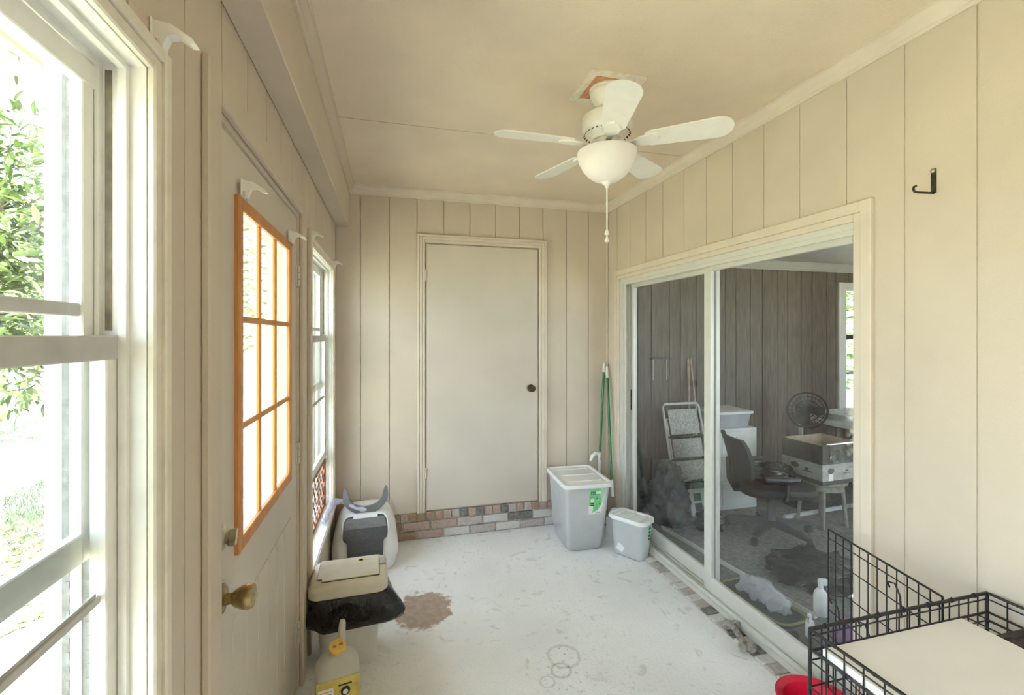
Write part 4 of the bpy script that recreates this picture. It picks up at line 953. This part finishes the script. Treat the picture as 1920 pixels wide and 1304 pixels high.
for sy in (-1, 1): MB().tube([(-0.02, sy * 0.20, 0.34), (-0.02, sy * 0.285, 0.36), (-0.02, sy * 0.29, 0.47), (0.06, sy * 0.29, 0.50), (-0.16, sy * 0.29, 0.50)], [0.014, 0.014, 0.014, 0.02, 0.02], 8).build('armrest', 'chair_plastic', oc, True)

def lump(name, m, loc, size, label, cat, seed=0, amp=0.25, fr=3.0, sub=4, flat=0.0):
    bm = bmesh.new(); bmesh.ops.create_icosphere(bm, subdivisions=sub, radius=1.0)
    mb = MB()
    for v in bm.verts:
        d = v.co.normalized(); k = 1 + amp * noise.fractal(d * fr + Vector((seed, seed * 2, 0)), 1.0, 2.0, 4)
        p = d * k; p.z = max(p.z, -0.55); mb.v.append((p.x * size[0], p.y * size[1], (p.z + 0.55) * size[2]))
    bm.verts.index_update()
    mb.f = [tuple(q.index for q in f.verts) for f in bm.faces]; bm.free()
    o = tag(mb.build(name, m, None, True, 80), label, cat); o.location = loc; return o
lump('handbag', 'bag_black', (2.80, 2.86, ZF + 0.415), (0.17, 0.15, 0.085), 'black bag slumped on the office chair seat', 'bag', 4)

# white cabinet with a clear tub on it
cb = thing('cabinet', 'low white cabinet standing against the dark plank wall behind the glass', 'cabinet', (2.93, 3.54, ZF))
MB().box(-0.19, 0.19, -0.19, 0.19, 0.0, 0.70, bev=0.004).build('body', 'cabinet_white', cb)
for z0 in (0.04, 0.26, 0.48):
    dr = MB().box(-0.175, 0.175, -0.203, -0.190, z0, z0 + 0.20, bev=0.003).build('drawer', 'cabinet_white', cb)
    MB().box(-0.04, 0.04, -0.212, -0.203, z0 + 0.14, z0 + 0.155).build('handle', 'cabinet_white', dr)
tb = thing('plastic_tub', 'clear plastic tub with flat white lid on the low white cabinet', 'tub', (2.93, 3.54, ZF + 0.7005))
MB().loft([rr(0.30, 0.28, 0.03, 0.0), rr(0.35, 0.33, 0.035, 0.125), rr(0.342, 0.322, 0.033, 0.125), rr(0.292, 0.272, 0.03, 0.006)]).build('body', 'bag_clear', tb, True)
MB().loft([rr(0.37, 0.35, 0.035, 0.122), rr(0.375, 0.355, 0.038, 0.126), rr(0.375, 0.355, 0.038, 0.142), rr(0.34, 0.32, 0.03, 0.147)]).build('lid', 'lid_white', tb, True)

# folding cot frame leaning on the wall
ct = thing('folding_frame', 'pale folding tube frame with woven panels leaning on the dark plank wall', 'folding frame', (2.52, 3.36, ZF))
lean = Rm(-15, 'X')
def ctp(name, mb, m, sm=False): o = mb.build(name, m, ct, sm); o.matrix_basis = lean; return o
ctp('tube_frame', MB().tube([(-0.165, 0, 0.03), (-0.185, 0, 0.06), (-0.185, 0, 0.90), (-0.165, 0, 0.93), (0.165, 0, 0.93), (0.185, 0, 0.90), (0.205, 0, 0.06), (0.185, 0, 0.03)], 0.011, 8, True), 'tube_white', True)
ctp('tube_frame', MB().tube([(-0.125, 0.035, 0.03), (-0.145, 0.035, 0.80), (0.135, 0.035, 0.80), (0.155, 0.035, 0.03)], 0.009, 8, True), 'tube_white', True)
for z0, z1 in ((0.66, 0.88), (0.46, 0.62), (0.27, 0.43)): ctp('woven_panel', MB().box(-0.13, 0.165, 0.010, 0.016, z0, z1), 'mesh_fabric')
for z in (0.245, 0.445, 0.64): ctp('crossbar', MB().tube([(-0.185, 0, z), (0.195, 0, z)], 0.008, 8), 'chair_plastic')
ctp('link_arm', MB().tube([(-0.175, -0.014, 0.25), (-0.04, -0.016, 0.275)], 0.012, 8), 'tube_white', True)
sw = thing('hinged_frame', 'small white two pane frame propped at the foot of the folding frame', 'frame', (2.50, 3.305, ZF))
swf = MB()
for (p, q, s0, s1) in rect_minus(-0.075, 0.085, 0.0, 0.215, [(-0.035, 0.040, 0.035, 0.100), (-0.035, 0.040, 0.115, 0.180)]): swf.box(p, q, -0.008, 0.008, s0, s1)
o = swf.build('frame', 'cabinet_white', sw); o.matrix_basis = Rm(-15, 'X')
for s0, s1 in ((0.035, 0.10), (0.115, 0.18)): o = MB().box(-0.035, 0.040, -0.002, 0.002, s0, s1).build('pane', 'chair_plastic', sw); o.matrix_basis = Rm(-15, 'X')

def pole(name, label, cat, a, b, r, m, n=10): return tag(MB().tube([a, Vector(a).lerp(Vector(b), 0.98), b], [r, r, r * 0.6], n).build(name, m, None, True), label, cat)
pole('wooden_stick', 'pale wooden stick leaning behind the folding frame, tipped orange', 'stick', (2.60, 3.56, ZF + 0.002), (2.70, 3.735, 1.33), 0.010, 'stick_wood')
pole('wooden_stick', 'thin pale stick leaning beside the low white cabinet', 'stick', (2.715, 3.50, ZF + 0.002), (2.725, 3.735, 1.33), 0.007, 'stick_wood')
bm_ = thing('broom', 'dark broom with orange wrapped handle leaning by the sliding door jamb', 'broom', (2.08, 3.50, ZF))
MB().tube([(0, 0, 0.25), (-0.02, 0.22, 1.30)], 0.010, 8).build('pole', 'chair_plastic', bm_, True)
MB().tube([(-0.0105, 0.115, 0.80), (-0.0165, 0.182, 1.12)], 0.0135, 10).build('wrap', 'handle_orange', bm_, True)
MB().loft([rr(0.05, 0.04, 0.015, 0.28), rr(0.16, 0.05, 0.02, 0.20), rr(0.20, 0.05, 0.02, 0.0)]).build('bristles', 'garment', bm_, True)
lump('plastic_sack', 'garment', (2.17, 3.27, ZF), (0.14, 0.15, 0.30), 'dark crumpled sack heaped inside the sliding door jamb', 'sack', 2, 0.4)
lump('plastic_sack', 'bag_black', (2.40, 3.06, ZF), (0.10, 0.09, 0.10), 'small black shiny sack on the carpet before the folding frame', 'sack', 6, 0.35)
lump('plastic_sack', 'bag_black', (2.62, 2.30, ZF), (0.30, 0.25, 0.055), 'flat shiny black plastic sack spread on the carpet below the office chair', 'sack', 8, 0.35, 4.0)
sh = thing('wall_shelf', 'small dark bracket rail on the dark plank wall', 'rail', (2.40, IY1, 1.33))
MB().box(-0.10, 0.10, -0.05, -0.0005, -0.006, 0.006).build('rail', 'chair_plastic', sh)
for x in (-0.08, 0.06): MB().tube([(x, -0.03, -0.006), (x, -0.03, -0.20)], 0.004, 6).build('cord', 'tube_white', sh)

# stool with a carton on it
sx_, sy_ = 3.36, 2.93
so_ = thing('stool', 'round grey wooden stool carrying a printed carton behind the glass', 'stool', (sx_, sy_, ZF))
MB().lathe([(0, 0.335), (0.165, 0.335), (0.175, 0.345), (0.175, 0.365), (0.168, 0.372), (0, 0.372)], 32).build('seat', 'stool_wood', so_, True)
MB().lathe([(0.14, 0.29), (0.15, 0.29), (0.15, 0.336), (0.14, 0.336), (0.14, 0.29)], 28).build('apron', 'stool_wood', so_, True)
for k in range(4):
    a = math.radians(45 + 90 * k); MB().tube([(0.13 * math.cos(a), 0.13 * math.sin(a), 0.336), (0.165 * math.cos(a), 0.165 * math.sin(a), 0.0)], [0.018, 0.013], 8).build('leg', 'stool_wood', so_, True)
ca = thing('carton', 'open printed cardboard carton standing on the round stool', 'carton', (sx_, sy_, ZF + 0.3725), math.radians(3))
w_, d_, h_ = 0.43, 0.35, 0.30
MB().box(-w_ / 2, w_ / 2, -d_ / 2, d_ / 2, 0, 0.004).build('base', 'cardboard', ca)
for nm, a, b, c_, e in (('side', -w_ / 2, w_ / 2, -d_ / 2, -d_ / 2 + 0.004), ('side', -w_ / 2, w_ / 2, d_ / 2 - 0.004, d_ / 2), ('side', -w_ / 2, -w_ / 2 + 0.004, -d_ / 2, d_ / 2), ('side', w_ / 2 - 0.004, w_ / 2, -d_ / 2, d_ / 2)):
    MB().box(a, b, c_, e, 0.004, h_).build(nm, 'cardboard', ca)
for nm, a, b, c_, e in (('printed_band', -w_ / 2 - 0.001, w_ / 2 + 0.001, -d_ / 2 - 0.001, -d_ / 2), ('printed_band', -w_ / 2 - 0.001, -w_ / 2, -d_ / 2, d_ / 2)):
    MB().box(a, b, c_, e, 0.03, 0.155).build(nm, 'cardboard_print', ca); MB().box(a, b, c_, e, 0.0, 0.03).build(nm, 'cardboard_dark', ca); MB().box(a, b, c_, e, 0.155, h_).build(nm, 'cardboard_dark', ca)
for i, (px, pz) in enumerate(((-0.13, 0.105), )):
    MB().lathe([(0, 0), (0.034, 0), (0.034, 0.001), (0, 0.001)], 24, T(px, -d_ / 2 - 0.001, pz) @ Rm(90, 'X') @ Matrix.Diagonal((1, 0.6, 1, 1))).build('oval_mark', 'cardboard_dark', ca)
    MB().box(px - 0.022, px + 0.022, -d_ / 2 - 0.002, -d_ / 2 - 0.001, 0.03, 0.08).build('white_mark', 'label_white', ca)
for (px, pz, ww, hh) in ((0.02, 0.09, 0.03, 0.012), (0.0, 0.075, 0.07, 0.006), (0.11, 0.055, 0.016, 0.010), (0.14, 0.055, 0.012, 0.010), (0.05, 0.118, 0.09, 0.004)): MB().box(px, px + ww, -d_ / 2 - 0.002, -d_ / 2 - 0.001, pz, pz + hh).build('print_mark', 'cardboard_dark', ca)
MB().lathe([(0, 0), (0.036, 0), (0.036, 0.001), (0, 0.001)], 24, T(-w_ / 2 - 0.001, 0.06, 0.105) @ Rm(-90, 'Y') @ Matrix.Diagonal((0.6, 1, 1, 1))).build('oval_mark', 'cardboard_dark', ca)
MB().box(-w_ / 2 - 0.002, -w_ / 2 - 0.001, -0.09, -0.02, 0.075, 0.083).box(-w_ / 2 - 0.002, -w_ / 2 - 0.001, -0.06, -0.03, 0.085, 0.105).build('print_mark', 'cardboard_dark', ca)
fb = MB()
for i in range(24):
    pass
fg = []
for i in range(13):
    x = -0.15 + 0.31 * i / 12
    fg.append([(x, -d_ / 2 - 0.003 - 0.010 * abs(math.sin(i * 1.7)), 0.165 + 0.004 * math.sin(i * 2.1)), (x, -d_ / 2 - 0.005 - 0.012 * abs(math.sin(i * 1.3 + 1)), 0.23), (x, -d_ / 2 - 0.003, h_ + 0.003), (x, -d_ / 2 + 0.02, h_ + 0.006), (x, -d_ / 2 + 0.02, h_ + 0.002), (x, -d_ / 2 - 0.0015, h_ - 0.002), (x, -d_ / 2 - 0.003, 0.23), (x, -d_ / 2 - 0.0015, 0.165)])
fo_ = tag(fb.loft(fg).build('foil_pouch', 'foil', None, True, 70), 'crinkled silver foil pouch folded over the carton rim', 'pouch'); fo_.location = ca.location; fo_.rotation_euler = ca.rotation_euler

# black pedestal fan
pf = thing('pedestal_fan', 'black pedestal fan standing behind the carton', 'fan', (3.60, 3.30, ZF), math.radians(-35))
MB().lathe([(0, 0), (0.19, 0), (0.19, 0.012), (0.05, 0.03), (0.02, 0.05), (0.016, 0.05), (0.016, 0.72), (0, 0.72)], 28).build('stand', 'chair_plastic', pf, True)
cg = MB()
for r_ in (0.155, 0.125, 0.09, 0.055): cg.tube([(r_ * math.cos(2 * math.pi * k / 32), 0, 0.85 + r_ * math.sin(2 * math.pi * k / 32)) for k in range(32)], 0.004 if r_ < 0.155 else 0.009, 6, True, T(0, -0.09 + (0.03 if r_ == 0.155 else 0), 0))
for k in range(24): a = 2 * math.pi * k / 24; cg.tube([(0.03 * math.cos(a), -0.095, 0.85 + 0.03 * math.sin(a)), (0.11 * math.cos(a), -0.09, 0.85 + 0.11 * math.sin(a)), (0.155 * math.cos(a), -0.06, 0.85 + 0.155 * math.sin(a))], 0.0022, 5)
cg.build('cage', 'wire_black', pf)
MB().lathe([(0, -0.10), (0.03, -0.10), (0.05, -0.02), (0.065, 0.02), (0.06, 0.09), (0.03, 0.12), (0, 0.12)], 20, T(0, 0.02, 0.85) @ Rm(-90, 'X')).box(-0.035, 0.035, -0.01, 0.08, 0.70, 0.82, bev=0.01).build('motor', 'chair_black', pf, True)
for k in range(3):
    fbk = MB().prism([(0.03, -0.02), (0.085, -0.05), (0.135, -0.04), (0.14, 0.025), (0.085, 0.045), (0.03, 0.02)], 'z', -0.002, 0.002).build('fan_blade', 'chair_plastic', pf); fbk.matrix_basis = T(0, -0.055, 0.85) @ Rm(90, 'X') @ Rm(120 * k, 'Z') @ Rm(18, 'X')

# white table by the inner window
tbl = thing('side_table', 'white topped table below the inner room window', 'table', (4.20, 3.30, ZF))
MB().box(-0.38, 0.38, -0.32, 0.32, 0.70, 0.735, bev=0.006).build('top', 'cabinet_white', tbl)
for a in (-1, 1):
    for b in (-1, 1): MB().box(a * 0.34 - 0.02, a * 0.34 + 0.02, b * 0.28 - 0.02, b * 0.28 + 0.02, 0, 0.70).build('leg', 'cabinet_white', tbl)
bt_ = tag(MB().loft([rr(0.40, 0.36, 0.04, 0.0), rr(0.46, 0.40, 0.05, 0.06), rr(0.45, 0.39, 0.05, 0.06), rr(0.39, 0.35, 0.04, 0.006)]).build('plastic_tray', 'mesh_fabric', None, True), 'pale grey tray on the white topped table', 'tray'); bt_.location = (4.12, 3.32, ZF + 0.7355)
# boards and bits on the carpet
tag(MB().box(-0.42, 0.42, -0.012, 0.012, 0, 0.028, bev=0.002).build('trim_board', 'cabinet_white'), 'long thin white board lying on the carpet behind the stool', 'board'); tbd = bpy.data.objects['trim_board']; tbd.location = (3.55, 3.10, ZF); tbd.rotation_euler = (0, 0, math.radians(4))
p0, p1 = Vector((2.05, 3.15, ZF)), Vector((2.195, 1.945, ZF))
sbx = thing('security_bar', 'white angle bar lying on the carpet along the sliding door', 'bar', ((p0 + p1) / 2)[:], math.atan2(p1.y - p0.y, p1.x - p0.x))
Lb = (p1 - p0).length / 2
MB().box(-Lb, Lb, -0.014, 0.014, 0.0, 0.004).build('flange', 'cabinet_white', sbx); MB().box(-Lb, Lb, -0.014, -0.010, 0.004, 0.030).build('web', 'cabinet_white', sbx)
ty = thing('boot_tray', 'dark tray with olive green rim inside the sliding door', 'tray', (2.005, 2.12, ZF), math.radians(4))
MB().loft([rr(0.17, 0.42, 0.05, 0.0), rr(0.19, 0.44, 0.055, 0.028), rr(0.18, 0.43, 0.05, 0.028), rr(0.16, 0.41, 0.045, 0.004)]).build('body', 'tray_dark', ty, True)
MB().tube([(x, y_, 0.030) for x, y_, _ in rr(0.195, 0.445, 0.055, 0)], 0.006, 8, True).build('rim', 'tray_green', ty, True)
lumpy_tube('plastic_bag', [(1.985, 2.24, ZF + 0.07), (2.02, 2.14, ZF + 0.075), (2.03, 2.02, ZF + 0.06), (2.04, 1.975, ZF + 0.05)], [0.045, 0.06, 0.045, 0.03], 'bag_clear', 0.035, 24, 11, None, 34)
tag(bpy.data.objects['plastic_bag.001'], 'clear plastic bag lying in the green rimmed tray', 'plastic bag')
def spray(label, loc, rz, sc=1.0):
    o = thing('spray_bottle', label, 'bottle', loc, rz, 'white spray bottles inside the sliding door')
    MB().lathe([(0, 0), (0.030 * sc, 0), (0.034 * sc, 0.006 * sc), (0.034 * sc, 0.10 * sc), (0.028 * sc, 0.125 * sc), (0.013 * sc, 0.145 * sc), (0.013 * sc, 0.16 * sc), (0, 0.16 * sc)], 20).build('body', 'lid_white', o, True)
    MB().box(-0.013 * sc, 0.036 * sc, -0.011 * sc, 0.011 * sc, 0.16 * sc, 0.195 * sc, bev=0.006).build('head', 'lid_white', o)
    MB().tube([(0.022 * sc, 0, 0.165 * sc), (0.032 * sc, 0, 0.145 * sc), (0.030 * sc, 0, 0.125 * sc)], 0.004 * sc, 6).build('trigger', 'purple', o)
    return o
spray('white spray bottle standing at the end of the white angle bar', (2.245, 1.965, ZF), math.radians(-20))
spray('smaller white spray bottle standing near the corner of the boot tray', (2.03, 1.835, ZF), math.radians(200), 0.62)
pk = lump('snack_pouch', 'purple', (2.12, 1.70, ZF), (0.10, 0.05, 0.10), 'purple and white pouch on the carpet inside the glass behind the crate door', 'pouch', 5, 0.2)

# ------------------------------------------------------------------ outdoors
GZ = -0.16
def ground():
    mb = MB(); n = 60; a0, a1, b0, b1 = -45.0, 8.0, -25.0, 60.0
    for i in range(n + 1):
        for j in range(n + 1):
            x = a0 + (a1 - a0) * i / n; y_ = b0 + (b1 - b0) * j / n
            mb.v.append((x, y_, GZ + (0.12 * noise.noise(Vector((x * 0.12, y_ * 0.12, 0))) if x < -3 else 0)))
    for i in range(n):
        for j in range(n): mb.f.append((i * (n + 1) + j, (i + 1) * (n + 1) + j, (i + 1) * (n + 1) + j + 1, i * (n + 1) + j + 1))
    return struct(mb.build('lawn', 'lawn', None, True, 80), 'sunlit lawn outside the windows', 'lawn')
ground()
rg_ = random.Random(11)
mb = MB()
for i in range(9000):
    y_ = rg_.uniform(2.0, 14.0); x = -y_ * rg_.uniform(0.55, 0.70) + rg_.uniform(-0.3, 0.3)
    h = rg_.uniform(0.03, 0.07); a = rg_.uniform(0, 6.28); w = 0.004; lx, ly = rg_.uniform(-0.03, 0.03), rg_.uniform(-0.03, 0.03)
    z = GZ - 0.005
    mb.add([(x - w * math.cos(a), y_ - w * math.sin(a), z), (x + w * math.cos(a), y_ + w * math.sin(a), z), (x + lx, y_ + ly, z + h)], [(0, 1, 2)])
tag(mb.build('grass', 'leaf_2', None, fix=False), 'short grass blades growing on the lawn', 'grass', None, 'stuff')
mb = MB()
for i in range(500):
    y_ = rg_.uniform(1.8, 5.0); x = -y_ * rg_.uniform(0.52, 0.72) + rg_.uniform(-0.2, 0.2)
    m4 = T(x, y_, GZ + 0.012) @ Matrix.Rotation(rg_.uniform(0, 6.28), 4, 'Z') @ Matrix.Rotation(rg_.uniform(-0.4, 0.4), 4, 'X')
    s_ = rg_.uniform(0.6, 1.2)
    mb.add([(-0.04 * s_, 0, 0), (0, -0.016 * s_, 0.004), (0.04 * s_, 0, 0), (0, 0.016 * s_, 0.004)], [(0, 1, 2), (0, 2, 3)], m4)
tag(mb.build('fallen_leaves', 'litter_leaf', None, fix=False), 'brown fallen leaves scattered on the ground by the house', 'leaf litter', None, 'stuff')
lump('boulder', 'stone', (-1.62, 2.52, GZ - 0.02), (0.34, 0.40, 0.22), 'dark grey boulder on the ground outside the near window', 'stone', 9, 0.22, 1.4)
lump('boulder', 'stone', (-1.25, 1.95, GZ - 0.02), (0.22, 0.26, 0.13), 'low flat dark stone beside the boulder outside', 'stone', 12, 0.22, 1.4)

# roof, soffit and fascia above
struct(MB().box(-0.94, XL - TH, YF - 0.1, YB + 0.6, 2.30, 2.33).box(-0.965, -0.94, YF - 0.1, YB + 0.6, 2.29, 2.75).build('soffit', 'soffit'), 'pale soffit and fascia board of the roof overhang outside', 'soffit')
struct(MB().prism([(-1.0, 2.80), (2.2, 3.5), (5.9, 3.5), (5.9, 3.4), (2.2, 3.4), (-1.0, 2.75)], 'y', 0.2, YB + 0.6).prism([(-1.0, 2.80), (XR + 0.3, 3.43), (XR + 0.3, 3.33), (-1.0, 2.75)], 'y', YF - 0.12, 0.2).build('roof', 'shingle'), 'dark shingle roof over the porch', 'roof')

# evergreen tree with long pointed leaves close to the near window
def leaf_mesh(i, L, w):
    mb = MB(); N = 4
    for k in range(N + 1):
        t_ = k / N; ww = w * math.sin(math.pi * min(1, t_ * 0.92 + 0.04)) ** 0.8
        mb.v += [(L * t_, -ww, 0.004 + 0.10 * L * t_ * t_ * -1 + 0.22 * ww), (L * t_, 0, -0.10 * L * t_ * t_), (L * t_, ww, 0.004 - 0.10 * L * t_ * t_ + 0.22 * ww)]
    for k in range(N):
        a = k * 3; mb.f += [(a, a + 3, a + 4, a + 1), (a + 1, a + 4, a + 5, a + 2)]
    me = bpy.data.meshes.new('leaf'); me.from_pydata(mb.v, [], mb.f); me.polygons.foreach_set('use_smooth', [True] * len(me.polygons))
    me.materials.append(M['leaf_%d' % (i % 4)]); return me, mb
LEAVES = [leaf_mesh(i, L, w) for i, (L, w) in enumerate(((0.105, 0.019), (0.090, 0.017), (0.115, 0.018), (0.08, 0.016), (0.10, 0.021), (0.095, 0.015)))]
rt = random.Random(5)
tree = thing('evergreen_tree', 'broadleaf evergreen tree with long glossy leaves outside the near window', 'tree', (-3.75, 4.35, GZ))
TO = Vector(tree.location)
def on(p): return Vector(p) - TO
MB().tube([on((-3.75, 4.35, GZ - 0.05)), on((-3.72, 4.37, 0.8)), on((-3.62, 4.40, 1.7)), on((-3.55, 4.45, 2.7))], [0.11, 0.095, 0.075, 0.04], 10).build('trunk', 'bark', tree, True)
twigs = []
cen = Vector((-2.75, 4.25, 2.05))
starts = [Vector((-3.70, 4.38, 1.1)), Vector((-3.62, 4.40, 1.7)), Vector((-3.58, 4.43, 2.3)), Vector((-3.55, 4.45, 2.7))]
for i in range(46):
    s_ = rt.choice(starts)
    while True:
        e = Vector((rt.uniform(-1, 1), rt.uniform(-1, 1), rt.uniform(-1, 1)))
        if e.length < 1: break
    e = cen + Vector((e.x * 0.95, e.y * 1.2, e.z * 1.25))
    if e.z < 1.15: e.z = 1.15 + rt.random() * 0.2
    m_ = s_.lerp(e, 0.5) + Vector((0, 0, rt.uniform(0.05, 0.25)))
    MB().tube([on(s_), on(s_.lerp(m_, 0.6)), on(m_), on(e.lerp(m_, 0.4)), on(e)], [0.018, 0.014, 0.010, 0.006, 0.003], 5).build('branch', 'bark', tree, True)
    for t_ in [0.3 + 0.7 * k / 9 for k in range(10)]: twigs.append((s_.lerp(m_, t_ * 2) if t_ < 0.5 else m_.lerp(e, t_ * 2 - 1), (e - s_).normalized()))
# a tall shoot and a drooping twig at the window side
shoot = [Vector((-2.72, 4.12, 2.4 + 0.2 * k)) + Vector((0.01 * k, 0.012 * k, 0)) for k in range(8)]
MB().tube([on(p) for p in shoot], [0.008] * 7 + [0.003], 5).build('branch', 'bark', tree, True)
droop = [Vector((-2.6, 4.35, 1.45)), Vector((-2.50, 4.32, 1.30)), Vector((-2.44, 4.30, 1.10)), Vector((-2.42, 4.29, 0.88))]
MB().tube([on(p) for p in droop], [0.006, 0.005, 0.004, 0.002], 5).build('branch', 'bark', tree, True)
spots = []
for p in shoot[1:]:
    for k in range(3): spots.append((p, Vector((rt.uniform(-1, 1), rt.uniform(-1, 1), 0.5))))
for a, b in zip(droop, droop[1:]):
    for k in range(5): spots.append((a.lerp(b, k / 5), Vector((rt.uniform(-1, 1), rt.uniform(-1, 1), -0.8))))
for i in range(7200):
    if rt.random() < 0.55:
        p, d = rt.choice(twigs); p = p + Vector((rt.gauss(0, 0.09), rt.gauss(0, 0.09), rt.gauss(0, 0.09)))
    else:
        e = Vector((rt.gauss(0, 1), rt.gauss(0, 1), rt.gauss(0, 1))).normalized() * (rt.random() ** 0.45)
        p = cen + Vector((e.x * 1.0, e.y * 1.3, e.z * 1.2)); d = e
        if p.z < 0.95: continue
    spots.append((p, d + Vector((rt.gauss(0, 0.8), rt.gauss(0, 0.8), rt.gauss(0, 0.6)))))
spots.sort(key=lambda q: abs(q[0].x / q[0].y + 0.622) * 8 + q[0].y * 0.4)
rest = [MB() for _ in range(4)]
for i, (p, d) in enumerate(spots):
    me, lmb = LEAVES[i % 6]
    d = d.normalized(); rot = d.to_track_quat('X', 'Z').to_matrix().to_4x4()
    mt = Matrix.Translation(on(p)) @ rot @ Matrix.Rotation(rt.uniform(-0.9, 0.9), 4, 'X') @ Matrix.Scale(rt.uniform(0.75, 1.15), 4)
    if i < 280:
        o = bpy.data.objects.new('leaf', me); C.objects.link(o); o.parent = tree; o.matrix_basis = mt
    else: rest[i % 4].add(lmb.v, lmb.f, mt)
for k, r_ in enumerate(rest): r_.build('foliage', 'leaf_%d' % k, tree, True, 180, fix=False)['kind'] = 'stuff'

# bushes and trees farther out on the lawn
def far_tree(loc, R, H, label, seed, name='tree', z0=0.3, nl=1500, ls=0.22):
    t_ = thing(name, label, 'tree', loc)
    r = random.Random(seed)
    MB().tube([(0, 0, -0.1), (0.05, 0, H * 0.4), (0.0, 0.05, H * 0.8)], [0.05 * H ** 0.7, 0.04 * H ** 0.7, 0.01], 8).build('trunk', 'bark', t_, True)
    mbs = [MB() for _ in range(3)]
    for i in range(nl):
        e = Vector((r.gauss(0, 1), r.gauss(0, 1), r.gauss(0, 1))).normalized() * (r.random() ** 0.3)
        zc_ = (z0 + H) / 2; p = Vector((e.x * R, e.y * R, zc_ + e.z * (H - z0) / 2)); p += 0.2 * R * noise.noise_vector(p * 1.3 + Vector((seed, 0, 0)))
        s_ = ls * r.uniform(0.6, 1.3); q = Matrix.Translation(p) @ Matrix.Rotation(r.uniform(0, 6.28), 4, 'Z') @ Matrix.Rotation(r.uniform(-1.2, 1.2), 4, 'X')
        mbs[i % 3].add([(-s_, 0, 0), (0, -s_ * 0.45, 0.05 * s_), (s_, 0, 0), (0, s_ * 0.45, 0.05 * s_)], [(0, 1, 2), (0, 2, 3)], q)
    for k, b in enumerate(mbs): b.build('foliage', 'leaf_%d' % (k + (seed % 2)), t_, fix=False)['kind'] = 'stuff'
    return t_
far_tree((-6.3, 8.2, GZ), 1.5, 3.4, 'dense round bush behind the glossy leaved evergreen', 2, 'bush', 0.9, 2600, 0.10)
far_tree((-9.0, 30.0, GZ), 3.2, 8.0, 'tall pale tree at the far end of the lawn, in line with the door window', 3)
far_tree((-3.0, 44.0, GZ), 3.0, 7.0, 'far lawn tree seen through the latticed window', 4)
far_tree((-16.0, 26.0, GZ), 3.4, 8.0, 'broad tree at the far side of the lawn', 6)
far_tree((-24.0, 34.0, GZ), 4.0, 9.0, 'largest tree at the lawn edge', 8)
far_tree((5.9, 6.0, GZ), 1.3, 3.4, 'dense green bush outside the inner room window', 10, 'bush', 0.2, 2600, 0.09)
